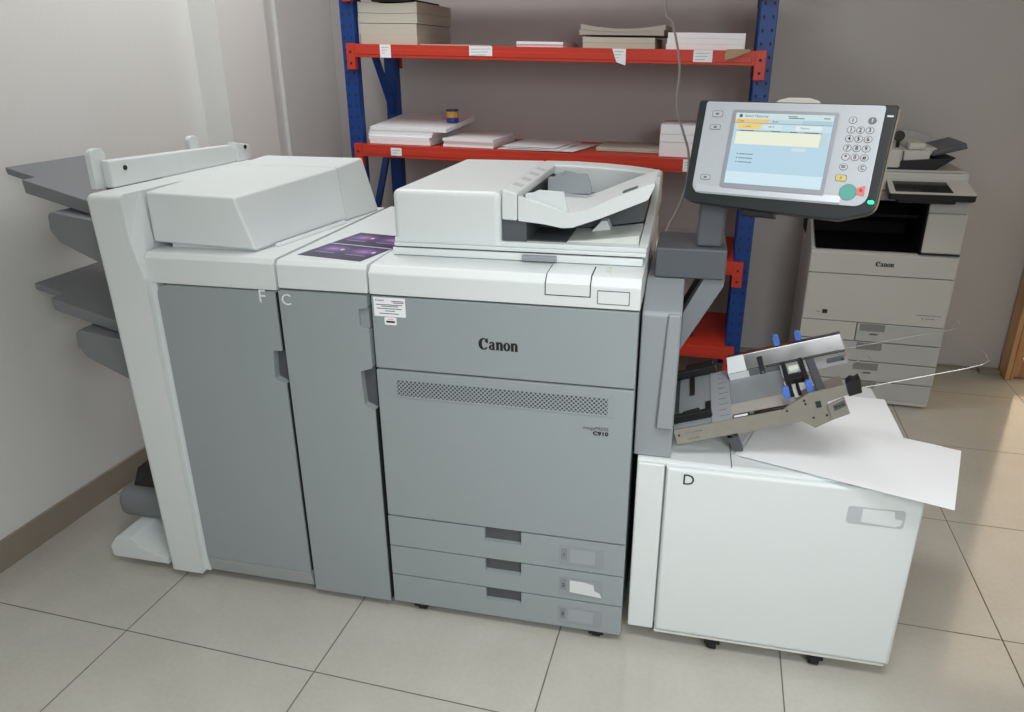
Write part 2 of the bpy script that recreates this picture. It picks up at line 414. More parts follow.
# top visible shelf, left: cream bundles
ream('paper_bundle', 'bottom cream paper bundle in the tall stack at the left end of the upper shelf', 'paper', 3, .045, .325, .03, .482, .0004, .043, PAPERC, 'cream paper bundles on the upper shelf', lay=1)
ream('paper_bundle', 'second cream paper bundle from the bottom at the upper shelf\'s left end', 'paper', 3, .036, .325, .03, .482, .0435, .088, PAPERC, 'cream paper bundles on the upper shelf', lay=1)
ream('paper_bundle', 'thick bowed cream paper bundle topping the stack at the upper shelf\'s left end', 'paper', 3, .036, .328, .03, .482, .0905, .172, PAPERC, 'cream paper bundles on the upper shelf', lay=2, curl=.008, jit=.002)
DKCARD = mat('dark_card', (58, 50, 50), .7, var=.08)
ream('dark_card_sheet', 'dark card sheet lying on top of the cream paper bundles', 'card', 3, .10, .30, .04, .40, .1815, .192, DKCARD, None, lay=2)
ream('paper_sheet', 'thin grey sheet under the cream bundles reaching along the upper shelf edge', 'paper', 3, .34, .68, .01, .42, .0005, .004, PAPERC, None, lay=1)
ream('paper_stack', 'flat low stack of white paper in the middle of the upper red shelf', 'paper', 3, .80, 1.01, .02, .36, .0005, .022, PAPER, None, lay=2)
ream('paper_stack', 'white paper bundle lying under the grey curled sheets on the upper shelf', 'paper', 3, 1.09, 1.40, .03, .40, .0005, .044, PAPERC, None, lay=2)
ream('curled_sheets', 'grey curled paper sheets on top of the bundle right of centre on the upper shelf', 'paper', 3, 1.08, 1.44, .03, .40, .0525, .078, mat('grey_card', (176, 168, 160), .7, var=.05), None, lay=2, curl=.018)
for i, (a, b, tx) in enumerate(((.0005, .022, 'bottom'), (.0225, .044, 'middle'), (.0445, .066, 'top'))):
    ream('paper_ream', '%s white ream in the three ream stack at the right end of the upper shelf' % tx, 'paper', 3, 1.448+.003*i, 1.768, .03, .33, a, b, PAPER, 'white reams on the upper shelf', lay=1, jit=.001)
mb = MB(RM)      # torn kraft flap hanging over the beam
zz = zt(3, 1.72)
mb.grid([[(1.70, -.031, zz+.0045), (1.74, -.031, zz+.0045), (1.765, -.031, zz+.004), (1.795, -.03, zz+.001)], [(1.692, -.034, zz-.018), (1.735, -.034, zz-.014), (1.765, -.032, zz-.008), (1.79, -.031, zz-.003)], [(1.695, -.036, zz-.036), (1.722, -.035, zz-.030), (1.755, -.033, zz-.018), (1.785, -.031, zz-.006)]], .0012)
mb.box(1.70, 1.79, -.031, .10, zz+.0022, zz+.0032)
tag(mb.build('torn_wrapper', mat('kraft_paper', (176, 150, 118), .8, var=.06), None, RM @ Vector((1.75, 0, zz))), 'torn brown wrapper flap hanging over the upper beam below the white reams', 'wrapper')
# lower visible shelf
ream('paper_bundle', 'bottom white paper bundle at the left end of the lower visible shelf', 'paper', 2, .050, .365, .02, .46, .0005, .036, PAPER, 'white bundles on the lower shelf', lay=2, lift=.010)
ream('paper_bundle', 'middle white paper bundle at the left end of the lower visible shelf', 'paper', 2, .045, .375, .03, .46, .0365, .062, PAPER, 'white bundles on the lower shelf', lay=2, lift0=.0105, lift=.022)
ream('paper_bundle', 'top white paper bundle under the small tin at the left end of the lower shelf', 'paper', 2, .052, .445, .03, .47, .0625, .078, PAPER, 'white bundles on the lower shelf', lay=1, lift0=.0225, lift=.036, jit=.001)
# tin can
c = RM @ Vector((.412, .22, zt(2, .412)+.0972))
can = thing('tin_can', 'small blue and yellow tin standing on the paper bundle on the lower shelf', 'can', c)
MB().cyl(c, c+Vector((0, 0, .056)), .030, 24, m=mat('tin_blue_print', (36, 62, 150), .35, var=.1, vscale=40)).build('can_body', None, can)
MB().cyl(c+Vector((0, 0, .022)), c+Vector((0, 0, .05)), .0306, 24, m=mat('tin_yellow_print', (214, 160, 60), .35, var=.25, vscale=60)).build('can_label', None, can)
MB().cyl(c+Vector((0, 0, .056)), c+Vector((0, 0, .060)), .031, 24, m=mat('tin_lid', (60, 44, 40), .4, var=.05)).build('can_lid', None, can)
ream('paper_stack', 'stack of large white sheets beside the left bundles on the lower shelf', 'paper', 2, .43, .68, .02, .40, .0005, .040, PAPER, None, lay=3, jit=.006)
def loose(name, label, k, pts, h, m, group=None, wav=.002):
    P = []
    (a, b, c_, d_) = [Vector((p[0], p[1], zt(k, p[0])+h)) for p in pts]
    ph = random.uniform(0, 6)
    for j in range(7):
        r = []
        for i in range(9):
            s, q = i/8, j/6
            p = (a*(1-s)+b*s)*(1-q)+(d_*(1-s)+c_*s)*q
            r.append((p.x, p.y, p.z+wav*(1+math.sin(ph+5*s+3*q))*.5))
        P.append(r)
    base = RM @ Vector(((a.x+c_.x)/2, (a.y+c_.y)/2, a.z))
    return tag(MB(RM).grid(P, .001, m=m).build(name, None, None, base), label, 'paper', group)
loose('paper_sheet', 'lowest loose white sheet spread in the middle of the lower shelf', 2, [(.70, .02), (1.06, .015), (1.12, .40), (.75, .42)], .002, PAPER)
loose('paper_sheet', 'loose white sheet tucked between the others in the middle of the lower shelf', 2, [(.73, .04), (1.00, .03), (1.03, .40), (.78, .41)], .0065, PAPER)
loose('paper_sheet', 'uppermost loose white sheet in the middle of the lower shelf', 2, [(.71, .06), (.97, .05), (1.00, .42), (.74, .40)], .011, PAPER)
ream('paper_stack', 'thin flat grey stack between the loose sheets and the boxes on the lower shelf', 'paper', 2, 1.15, 1.44, .14, .44, .0005, .016, PAPERC, None, lay=2)
for i, (a, b, tx) in enumerate(((.0005, .062, 'thick bottom'), (.0635, .095, 'middle'), (.0965, .135, 'top'))):
    ream('paper_ream', '%s white ream in the stack behind the control panel on the lower shelf' % tx, 'paper', 2, 1.448, 1.765, .03, .34, a, b, PAPER, 'white reams on the lower shelf', lay=1, jit=.001)
# third shelf (seen through the gap beside the panel arm)
ream('paper_stack', 'white paper stack on the third shelf seen beside the panel arm', 'paper', 1, 1.30, 1.66, .06, .42, .0005, .045, PAPER, None, lay=2)
ream('paper_stack', 'grey paper stack under the panel arm on the third shelf, left of the white one', 'paper', 1, .96, 1.28, .06, .42, .0005, .035, PAPERC, None, lay=2)
P = []
for j in range(5):
    P.append([(1.69+.02*i+.01*math.sin(j), .05+.05*j, zt(1, 1.7)+.012+.02*abs(math.sin(i*1.3+j*.9))) for i in range(5)])
tag(MB(RM).grid(P, .0012, m=PAPER).build('crumpled_paper', None, None, RM @ Vector((1.73, .15, zt(1, 1.73)))), 'crumpled white paper beside the right blue post on the third shelf', 'paper')
ream('dark_carton', 'dark flat carton on the bottom shelf behind the feed tray', 'carton', 0, 1.30, 1.66, .10, .40, .0005, .012, DKCARD, None, lay=1)

# ================================================================ helpers for machines
def caster(parent, x, y, M=None, zb=.045, r=.017):
    mb = MB(M); mb.cyl((x-.012, y, r), (x+.012, y, r), r, 16, m=RUBBER, bev=.003)
    mb.box(x-.02, x+.02, y-.018, y+.018, r+.004, zb, m=RUBBER)
    mb.build('caster', None, parent)

# ================================================================ FINISHER
fin = thing('finisher', 'white and grey finisher module with output trays at the left end of the printer line', 'finisher', (-.5, .35, 0))
mb = MB(); mb.box(-.742, -.264, .046, .70, .035, 1.03, m=GREY2, bev=.004); mb.box(-.73, -.266, .031, .046, .037, 1.02, m=GAP)
mb.build('cabinet', None, fin)
# side column
mb = MB()
outl = [(-.742, .031), (-.628, .031), (-.629, .965), (-.652, 1.08), (-.656, 1.200), (-.766, 1.200), (-.757, .95)]
mb.prism(outl, 'y', -.022, .72, m=WHITE, bev=.028, seg=6, sel=lambda c: (c.y < 0 and (c.z > 1.15 or c.x < -.74)) or (c.x < -.755))
# facet that leads from the column to the raised cover
t = bmesh.new(); V = [t.verts.new(p) for p in ((-.630, -.020, .962), (-.653, -.020, 1.082), (-.648, .052, 1.198), (-.642, .056, 1.06), (-.632, .0, .985), (-.70, .0, 1.0), (-.70, .06, 1.198), (-.70, .06, 1.0))]
bmesh.ops.convex_hull(t, input=V); mb.merge(t, WHITE)
mb.hexa([(-.642, .0, .03), (-.612, .0, .03), (-.612, .03, .03), (-.642, .03, .03), (-.642, .0, .967), (-.612, .0, .967), (-.612, .03, .967), (-.642, .03, .967)], m=WHITE)
mb.build('side_column', None, fin)
# front collar
mb = MB()
mb.prism(fillet([(.0, .966), (.0, 1.034), (.012, 1.047), (.74, 1.047), (.74, .966)], [0, .006, .006, 0, 0]), 'x', -.634, -.257, m=WHITE)
mb.build('top_collar', None, fin)
# raised top cover with its rear block
mb = MB()
mb.hexa([(-.645, .058, 1.062), (-.338, .060, 1.052), (-.286, .495, 1.052), (-.640, .495, 1.058), (-.648, .062, 1.196), (-.388, .066, 1.188), (-.302, .495, 1.212), (-.650, .495, 1.214)], m=WHITE, bev=.007, seg=3, sel=lambda c: c.y < .45)
mb.hexa([(-.60, .075, 1.0475), (-.346, .075, 1.0475), (-.292, .495, 1.0475), (-.60, .495, 1.0475), (-.60, .075, 1.06), (-.346, .075, 1.06), (-.292, .495, 1.06), (-.60, .495, 1.06)], m=WHITE)
mb.build('top_cover', None, fin)
mb = MB()
mb.hexa([(-.640, .498, 1.0475), (-.286, .498, 1.0475), (-.256, .69, 1.0475), (-.640, .69, 1.0475), (-.650, .498, 1.214), (-.300, .498, 1.212), (-.298, .68, 1.220), (-.650, .68, 1.222)], m=WHITE, bev=.006, seg=3, sel=lambda c: c.y > .51)
mb.build('rear_cover', None, fin)
mb = MB(); mb.hexa([(-.322, .13, 1.0475), (-.312, .13, 1.0475), (-.268, .47, 1.0475), (-.278, .47, 1.0475), (-.324, .13, 1.056), (-.316, .13, 1.054), (-.274, .47, 1.054), (-.280, .47, 1.056)], m=WHITE, bev=.002)
mb.build('cover_ridge', None, fin)
# alignment rail on the top left
mb = MB()
mb.hexa([(-.778, .075, 1.2005), (-.750, .075, 1.2005), (-.750, .745, 1.2005), (-.778, .745, 1.2005), (-.778, .075, 1.274), (-.752, .075, 1.272), (-.752, .64, 1.258), (-.778, .64, 1.258)], m=WHITE, bev=.005, seg=3)
mb.hexa([(-.778, .66, 1.2005), (-.742, .66, 1.2005), (-.742, .745, 1.2005), (-.778, .745, 1.2005), (-.778, .66, 1.264), (-.744, .66, 1.264), (-.744, .745, 1.250), (-.778, .745, 1.250)], m=WHITE, bev=.004, seg=3)
for y, z in ((.13, 1.248), (.71, 1.245)): mb.cyl((-.7525 if y < .5 else -.744, y, z), (-.748 if y < .5 else -.740, y, z), .0065, 12, m=BLACK)
mb.build('guide_rail', None, fin)
for (y, z, s) in ((.072, 1.304, 1.), (.487, 1.300, .85)):
    mb = MB(); mb.prism(rrect(-.81*0+y-.028*s, y+.028*s, 1.2005, z, [.0, .0, .02*s, .02*s]), 'x', -.796, -.7785, m=WHITE, bev=.003)
    mb.build('paper_stop', None, fin)
# door
mb = MB()
hz0, hz1 = .705, .800
out = fillet([(-.611, .085), (-.2600, .085), (-.2600, hz0), (-.292, hz0+.012), (-.286, hz1), (-.2600, hz1), (-.2600, .9625), (-.611, .9625)], [0, 0, .004, .006, .006, .004, .004, .032], 5)
mb.prism(out, 'y', -.006, .030, m=GREY, bev=.0025)
fdoor = mb.build('door', None, fin)
mb = MB(); mb.hexa([(-.611, .002, .033), (-.2600, .002, .033), (-.2600, .03, .033), (-.611, .03, .033), (-.611, -.008, .083), (-.2600, -.008, .083), (-.2600, .03, .083), (-.611, .03, .083)], m=mat('light_grey_skirt', (166, 172, 172), .45, var=.02), bev=.003)
mb.build('kick_panel', None, fin)
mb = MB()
for a, b in ((.09, hz0), (hz1, .960)): mb.box(-.2598, -.2580, -.001, .0305, a, b, m=GAP)  # dark strips put in for the shade between the module doors
mb.build('gap_shade', None, fdoor)
mb = MB(); mb.box(-.290, -.262, .018, .0305, hz0+.002, hz1-.002, m=DGREY); mb.build('door_handle', None, fdoor)
mb = MB(); mb.text('F', .050, FRONT(-.297, -.0068, .948), INKWHT); mb.build('letter_f', None, fdoor)
# output trays
def out_tray(dz):
    mb = MB()
    sl = .26
    def plate(x0, x1, y0, y1, z0, th, r):
        # plate falling from x0 (high) to x1
        zz = lambda x: z0-sl*(x-x0)
        mb.hexa([(x0+.004, y0, zz(x0)-th), (x1, y0, zz(x1)-th), (x1, y1, zz(x1)-th), (x0+.004, y1, zz(x0)-th), (x0, y0, zz(x0)), (x1, y0, zz(x1)), (x1, y1, zz(x1)), (x0, y1, zz(x0))], m=TRAYG, bev=.004)
    plate(-1.203, -1.00, .176, .50, 1.234+dz, .022, 0)
    plate(-1.098, -.768, .122, .50, 1.209+dz, .040, 0)
    t = mb.build('output_tray', None, fin)
    mb = MB()
    z0 = 1.124+dz
    prof = fillet([(-.998, z0+.005), (-.768, z0-.03), (-.768, z0-.175), (-.80, z0-.165), (-.978, z0-.085), (-1.003, z0-.05)], [.02, 0, 0, .02, .03, .02])
    mb.prism(prof, 'y', .085, .49, m=TRAYG, bev=.006, seg=3)
    mb.build('tray_support', None, t)
    mb = MB(); mb.hexa([(-.80, .10, z0+.05), (-.768, .10, z0+.05), (-.768, .30, z0+.05), (-.80, .30, z0+.05), (-.80, .10, z0+.09), (-.768, .10, z0+.10), (-.768, .30, z0+.10), (-.80, .30, z0+.09)], m=DGREY, bev=.004)
    mb.build('tray_slot', None, t)
out_tray(0); out_tray(-.352)
# lower bullnose tray and foot
mb = MB()
mb.prism(fillet([(.09, .105), (.55, .105), (.55, .205), (.09, .212)], [.05, 0, 0, .05], 6), 'x', -1.005, -.768, m=TRAYG, bev=.03, seg=5, sel=lambda c: c.x < -.9)
mb.prism([(.13, .200), (.50, .200), (.50, .262), (.17, .262)], 'x', -.965, -.768, m=BLACK, bev=.006)
mb.build('lower_tray', None, fin)
mb = MB()
mb.prism(fillet([(-.965, .032), (-.760, .032), (-.760, .055), (-.80, .060), (-.862, .085), (-.885, .113), (-.935, .113), (-.968, .070)], [.008, 0, 0, .02, .02, .006, .03, .02]), 'y', -.004, .14, m=WHITE, bev=.006, seg=3)
mb.prism(fillet([(-.945, .032), (-.760, .032), (-.760, .072), (-.86, .105), (-.935, .105), (-.955, .07)], [.008, 0, 0, .01, .02, .02]), 'y', .14, .60, m=WHITE, bev=.004)
mb.build('foot', None, fin)
for x, y in ((-.85, .07), (-.85, .52), (-.32, .62)): caster(fin, x, y, zb=.034)

# ================================================================ C MODULE
cm = thing('inserter_module', 'narrow grey module with a white C between the finisher and the printer', 'printer module', (-.125, .35, 0))
MB().box(-.246, -.010, .046, .74, .03, .97, m=GREY2, bev=.004).box(-.245, -.011, .031, .046, .032, .97, m=GAP).build('cabinet', None, cm)
mb = MB(); mb.prism(fillet([(.0, .972), (.0, 1.034), (.012, 1.045), (.78, 1.045), (.78, .972)], [0, .006, .006, 0, 0]), 'x', -.251, -.005, m=WHITE, bev=.003)
mb.build('top_cover', None, cm)
mb = MB()
out = fillet([(-.250, .026), (-.008, .026), (-.008, .652), (-.036, .664), (-.040, .760), (-.006, .772), (-.006, .880), (-.030, .884), (-.032, .932), (-.006, .936), (-.006, .968), (-.250, .968)], [0, 0, .004, .006, .006, .004, .003, .005, .005, .003, 0, .003], 4)
mb.prism(out, 'y', -.005, .030, m=GREY, bev=.0025)
cdoor = mb.build('door', None, cm)
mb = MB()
for a, b in ((.03, .652), (.772, .880), (.936, .965)): mb.box(-.0078, -.0062, -.001, .0305, a, b, m=GAP)  # shade in the gap beside the printer, put in as dark strips
mb.build('gap_shade', None, cdoor)
MB().box(-.041, -.008, .018, .0305, .654, .770, m=DGREY).build('door_handle', None, cdoor)
MB().box(-.033, -.008, .006, .0305, .881, .935, m=GREY2).build('finger_recess', None, cdoor)
mb = MB(); mb.text('C', .042, FRONT(-.229, -.0058, .943), INKWHT); mb.build('letter_c', None, cdoor)
for x, y in ((-.13, .10), (-.13, .6)): caster(cm, x, y, zb=.031)
# purple print on top
def card_mat():
    m = bpy.data.materials.new('purple_print'); m.use_nodes = True
    nt = m.node_tree; N = nt.nodes; L = nt.links; p = N['Principled BSDF']; p.inputs['Roughness'].default_value = .35
    tc = N.new('ShaderNodeTexCoord'); sp = N.new('ShaderNodeSeparateXYZ'); L.new(tc.outputs['Generated'], sp.inputs[0])
    def math_(op, a, b=None):
        n = N.new('ShaderNodeMath'); n.operation = op
        for i, q in enumerate((a, b)):
            if q is None: continue
            if hasattr(q, 'outputs'): L.new(q.outputs[0], n.inputs[i])
            elif hasattr(q, 'is_output'): L.new(q, n.inputs[i])
            else: n.inputs[i].default_value = q
        return n
    fx = math_('FRACT', math_('MULTIPLY', sp.outputs['X'], 2)); fy = math_('FRACT', math_('MULTIPLY', sp.outputs['Y'], 2))
    dx = math_('MULTIPLY', math_('SUBTRACT', fx, .5), 1.0); dy = math_('MULTIPLY', math_('SUBTRACT', fy, .62), 2.0)
    dd = math_('SQRT', math_('ADD', math_('MULTIPLY', dx, dx), math_('MULTIPLY', dy, dy)))
    cr = N.new('ShaderNodeValToRGB'); e = cr.color_ramp.elements
    e[0].position = 0; e[0].color = lin(186, 130, 192); e[1].position = .62; e[1].color = lin(58, 54, 84)
    x = cr.color_ramp.elements.new(.28); x.color = lin(108, 84, 142)
    L.new(dd.outputs[0], cr.inputs[0])
    # white dot on each card
    ex = math_('SUBTRACT', fx, .80); ey = math_('SUBTRACT', fy, .62)
    de = math_('SQRT', math_('ADD', math_('MULTIPLY', ex, ex), math_('MULTIPLY', ey, ey)))
    lt = math_('LESS_THAN', de, .055)
    mx = N.new('ShaderNodeMixRGB'); L.new(lt.outputs[0], mx.inputs[0]); L.new(cr.outputs[0], mx.inputs[1]); mx.inputs[2].default_value = lin(240, 225, 245)
    # line of small print
    l1 = math_('LESS_THAN', math_('ABSOLUTE', math_('SUBTRACT', fy, .34)), .02); l2 = math_('LESS_THAN', math_('ABSOLUTE', math_('SUBTRACT', fx, .5)), .32)
    mz = N.new('ShaderNodeMixRGB'); L.new(math_('MULTIPLY', math_('MULTIPLY', l1, l2), .6).outputs[0], mz.inputs[0]); L.new(mx.outputs[0], mz.inputs[1]); mz.inputs[2].default_value = lin(200, 180, 214)
    gp = math_('LESS_THAN', math_('ABSOLUTE', math_('SUBTRACT', sp.outputs['Y'], .5)), .012)
    my = N.new('ShaderNodeMixRGB'); L.new(gp.outputs[0], my.inputs[0]); L.new(mz.outputs[0], my.inputs[1]); my.inputs[2].default_value = lin(210, 190, 226)
    L.new(my.outputs[0], p.inputs['Base Color'])
    return m
a = rad(-10.5)
M = Matrix.Translation((-.224, .068, 1.0452)) @ Matrix.Rotation(a, 4, 'Z')
mb = MB(); mb.box(0, .195, 0, .287, 0, .0008)
o = mb.build('printed_sheet', card_mat(), None, (0, 0, 0)); o.matrix_world = M
tag(o, 'dark purple printed sheet of cards lying on top of the narrow C module', 'print')

# ================================================================ MAIN PRINTER
mp = thing('production_printer', 'large grey and white production printer in the middle with scanner and tilted control panel', 'printer', (.335, .4, 0))
mb = MB(); mb.box(.003, .667, .046, .80, .028, .967, m=GREY2, bev=.003); mb.box(.005, .665, .0316, .046, .030, .967, m=GAP); mb.build('cabinet', None, mp)
# top collar with the stepped front edge
prof = [(.0, .9715), (.0, 1.026), (.020, 1.043), (.15, 1.046), (.80, 1.046), (.80, .9715)]
mb = MB(); mb.prism(fillet(prof, [0, .010, .010, 0, 0, 0]), 'x', .0, .670, m=WHITE, bev=.003)
col_ = mb.build('top_collar', None, mp)
def shell(x0, x1, y1, zlo, e, m, name):
    # thin cap that wraps over the collar edge
    o = [(-e, zlo), (-e, 1.027), (.0195, 1.043+e), (y1, 1.0452+e), (y1, 1.040), (.03, 1.038), (.004, 1.02), (.004, zlo)]
    mb = MB(); mb.prism(o, 'x', x0, x1, m=m); mb.build(name, None, col_)
shell(.446, .5545, .098, .9975, .0012, GAP, 'cap_seam'); shell(.4485, .552, .0955, 1.0, .0022, WHITE, 'button_cap')
mb = MB(); mb.box(.570, .645, -.0012, .004, .983, 1.016, m=INKGRY); mb.box(.572, .643, -.0018, .003, .985, 1.014, m=WHITE); mb.build('counter_window', None, col_)
mb = MB(); mb.hexa([(.585, .045, 1.0425), (.592, .045, 1.0425), (.592, .10, 1.0452), (.585, .10, 1.0452), (.585, .045, 1.046), (.592, .045, 1.046), (.592, .10, 1.0475), (.585, .10, 1.0475)], m=WHITE2); mb.build('cap_rib', None, col_)
# upper front cover
mb = MB(); mb.box(.003, .668, .0, .0315, .7735, .9675, m=GREY, bev=.003); uc = mb.build('upper_cover', None, mp)
mb = MB(); logo(mb, .281, -.0002, .8475, .029, .100, INKBLK); mb.build('brand_lettering', None, uc)
# warranty stickers
mb = MB(); mb.box(.010, .094, -.0010, -.0001, .916, .9655, m=PAPER)
mb.text('Canon', .0085, FRONT(.015, -.0012, .9585), INKBLK, 'LEFT', ext=.0002)
for i, (x0, x1, z) in enumerate(((.058, .090, .957), (.062, .090, .953), (.016, .086, .947), (.030, .075, .943), (.018, .084, .937), (.040, .066, .931), (.024, .076, .924))):
    mb.box(x0, x1, -.0014, -.0009, z-.001, z+.001, m=INKGRY)
st = mb.build('warranty_sticker', None, uc); st['label'] = 'white sticker with lines of fine print'
mb = MB(); mb.prism(rrect(.036, .068, .894, .9145, .004), 'y', -.0012, -.0001, m=PAPER); mb.box(.041, .064, -.0016, -.0011, .900, .905, m=INKBLK); mb.box(.045, .060, -.0016, -.0011, .908, .9095, m=REDBT)
st = mb.build('round_sticker', None, uc); st['label'] = 'small white rounded sticker'
# front door with vent
mb = MB(); mb.box(.003, .668, -.002, .0315, .3265, .7695, m=GREY, bev=.003); fd = mb.build('front_door', None, mp)
def vent_mat():
    m = bpy.data.materials.new('perforated_vent'); m.use_nodes = True
    nt = m.node_tree; N = nt.nodes; L = nt.links; p = N['Principled BSDF']; p.inputs['Roughness'].default_value = .5
    tc = N.new('ShaderNodeTexCoord'); mp_ = N.new('ShaderNodeMapping'); mp_.inputs['Rotation'].default_value = (0, rad(45), 0); mp_.inputs['Scale'].default_value = (125, 1, 125)
    L.new(tc.outputs['Object'], mp_.inputs['Vector'])
    fr = N.new('ShaderNodeVectorMath'); fr.operation = 'FRACTION'; L.new(mp_.outputs[0], fr.inputs[0])
    sp = N.new('ShaderNodeSeparateXYZ'); L.new(fr.outputs[0], sp.inputs[0])
    cb = N.new('ShaderNodeCombineXYZ'); L.new(sp.outputs['X'], cb.inputs[0]); L.new(sp.outputs['Z'], cb.inputs[1])
    ds = N.new('ShaderNodeVectorMath'); ds.operation = 'DISTANCE'; L.new(cb.outputs[0], ds.inputs[0]); ds.inputs[1].default_value = (.5, .5, 0)
    mr = N.new('ShaderNodeMapRange'); mr.inputs['From Min'].default_value = .30; mr.inputs['From Max'].default_value = .42; L.new(ds.outputs['Value'], mr.inputs['Value'])
    mx = N.new('ShaderNodeMixRGB'); mx.inputs[1].default_value = lin(62, 66, 70); mx.inputs[2].default_value = lin(152, 161, 164); L.new(mr.outputs[0], mx.inputs[0]); L.new(mx.outputs[0], p.inputs['Base Color'])
    return m
mb = MB(); mb.box(.058, .606, -.0030, -.0018, .7005, .7445, m=vent_mat()); mb.build('vent_grille', None, fd)
mb = MB()
for a0, a1, b0, b1 in ((.046, .618, .7445, .749), (.046, .618, .696, .7005), (.046, .058, .7005, .7445), (.606, .618, .7005, .7445)): mb.box(a0, a1, -.0040, -.0018, b0, b1, m=GREY)
mb.build('vent_frame', None, fd)
mb = MB(); mb.text('imagePRESS', .0125, FRONT(.610, -.0028, .660), INKGRY, 'RIGHT', ext=.0003, sx=1.05); mb.text('C910', .0145, FRONT(.610, -.0028, .6465), INKBLK, 'RIGHT', bold=.0006, ext=.0003, sx=1.2)
mb.build('model_lettering', None, fd)
# paper drawers
for i, (z0, z1, n) in enumerate(((.2255, .3225, '1'), (.1265, .2215, '2'), (.028, .1225, '3'))):
    mb = MB()
    h0, h1 = z1-.040, z1+.0
    out = fillet([(.003, z0), (.668, z0), (.668, z1), (.387, z1), (.387, h0), (.285, h0), (.285, z1), (.003, z1)], [0, 0, 0, .002, .003, .003, .002, 0], 3)
    mb.prism(out, 'y', -.002, .0315, m=GREY, bev=.002)
    dr = mb.build('drawer', None, mp)
    mb = MB(); mb.box(.286, .386, .012, .0312, h0+.001, z1-.002, m=DGREY); mb.build('drawer_handle', None, dr)
    mb = MB(); mb.prism(rrect(.492, .614, z0+.012, z1-.022, .004), 'y', -.0028, -.0018, m=GREY2, bev=.0004)
    mb.box(.498, .514, -.0034, -.0027, z0+.030, z1-.030, m=mat('size_mark_grey', (132, 140, 144), .5, var=.02))
    mb.box(.522, .590, -.0034, -.0027, z0+.024, z1-.030, m=mat('size_card', (158, 166, 170), .5, var=.02))
    mb.text(n, .016, FRONT(.506, -.0038, (z0+z1)/2-.002), INKBLK, ext=.0003)
    if n == '2':
        mb.prism([(.524, z0+.026), (.612, z0+.020), (.606, z0+.034), (.592, z0+.040), (.588, z0+.058), (.562, z0+.063), (.524, z0+.064)], 'y', -.0046, -.0036, m=mat('worn_label', (218, 223, 224), .7, var=.02))
    lp = mb.build('size_plate', None, dr)
for x, y in ((.085, .017), (.60, .017), (.08, .70), (.60, .70)): caster(mp, x, y, zb=.0278, r=.0135)
# scanner base
mb = MB(); mb.box(.022, .664, .115, .80, 1.0465, 1.066, m=WHITE, bev=.004); sb = mb.build('scanner_base', None, mp)
mb = MB(); mb.box(.368, .454, .103, .116, 1.050, 1.064, m=GREY2, bev=.002); mb.build('latch', None, sb)
mb = MB(); mb.box(.026, .660, .121, .795, 1.066, 1.0695, m=GAP); mb.build('lid_seam', None, sb)
# document feeder
mb = MB()
mb.box(.028, .671, .1135, .775, 1.0695, 1.080, m=WHITE, bev=.003, seg=2); mb.box(.030, .671, .115, .775, 1.0800, 1.093, m=WHITE, bev=.003, seg=2)
mb.box(.030, .312, .114, .765, 1.085, 1.214, m=WHITE, bev=.017, seg=5, sel=lambda c: c.z > 1.1 or c.x < .05)
df = mb.build('document_feeder', None, mp)
mb = MB()   # rear wall with a curved, falling top edge
top = [(.300, 1.2135), (.40, 1.2135), (.50, 1.209), (.58, 1.203), (.64, 1.196), (.676, 1.189)]
mb.prism([(.300, 1.09), (.676, 1.09)] + top[::-1], 'y', .66, .765, m=WHITE, bev=.008, seg=3)
mb.prism(fillet([(.112, 1.0935), (.775, 1.0935), (.765, 1.185), (.66, 1.185), (.58, 1.14), (.14, 1.102)], [0, 0, .02, .02, .04, 0]), 'x', .652, .674, m=WHITE, bev=.006, seg=3)
mb.build('rear_wall', None, df)
mb = MB()   # feeder head cover
mb.prism([(.3155, 1.148), (.3535, 1.146), (.3535, 1.2125), (.3155, 1.2225)], 'y', .114, .655, m=WHITE, bev=.004, seg=3)
mb.build('feeder_cover', None, df)
for i in range(4):
    mb = MB(); mb.hexa([(.3225+.0, .20+.1*i, 1.2208), (.3465, .20+.1*i, 1.2145), (.3465, .24+.1*i, 1.2145), (.3225, .24+.1*i, 1.2208), (.3225, .20+.1*i, 1.2214), (.3465, .20+.1*i, 1.2151), (.3465, .24+.1*i, 1.2151), (.3225, .24+.1*i, 1.2214)], m=mat('faint_print', (196, 202, 204), .5, var=.02)); mb.build('printed_mark', None, df)
mb = MB()   # shade inside the feeder, put in as dark blocks
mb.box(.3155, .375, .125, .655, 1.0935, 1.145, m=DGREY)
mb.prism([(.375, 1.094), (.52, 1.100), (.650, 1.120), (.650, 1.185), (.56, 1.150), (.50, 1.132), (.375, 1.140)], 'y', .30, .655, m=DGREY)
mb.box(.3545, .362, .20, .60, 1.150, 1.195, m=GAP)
mb.build('throat_shade', None, df)
# input tray: V-shaped plate
mb = MB()
V = [(.356, 1.205), (.484, 1.168), (.520, 1.176), (.585, 1.208), (.678, 1.246), (.682, 1.240), (.667, 1.206), (.560, 1.160), (.490, 1.134), (.465, 1.132), (.420, 1.140), (.356, 1.146)]
mb.prism(fillet(V, [0, .01, .02, .04, .006, .006, .006, .04, .02, .02, 0, 0]), 'y', .116, .135, m=WHITE, bev=.003)
mb.prism([(.363, 1.150), (.47, 1.140), (.500, 1.142), (.560, 1.168), (.667, 1.212), (.676, 1.236), (.585, 1.200), (.520, 1.172), (.484, 1.160), (.363, 1.165)], 'y', .135, .44, m=WHITE, bev=.002)
it = mb.build('input_tray', None, df)
mb = MB(); mb.prism(fillet([(.372, 1.166), (.474, 1.164), (.462, 1.213), (.400, 1.216), (.385, 1.209), (.366, 1.207)], .004), 'y', .150, .162, m=WHITE, bev=.003); mb.build('paper_guide', None, it)
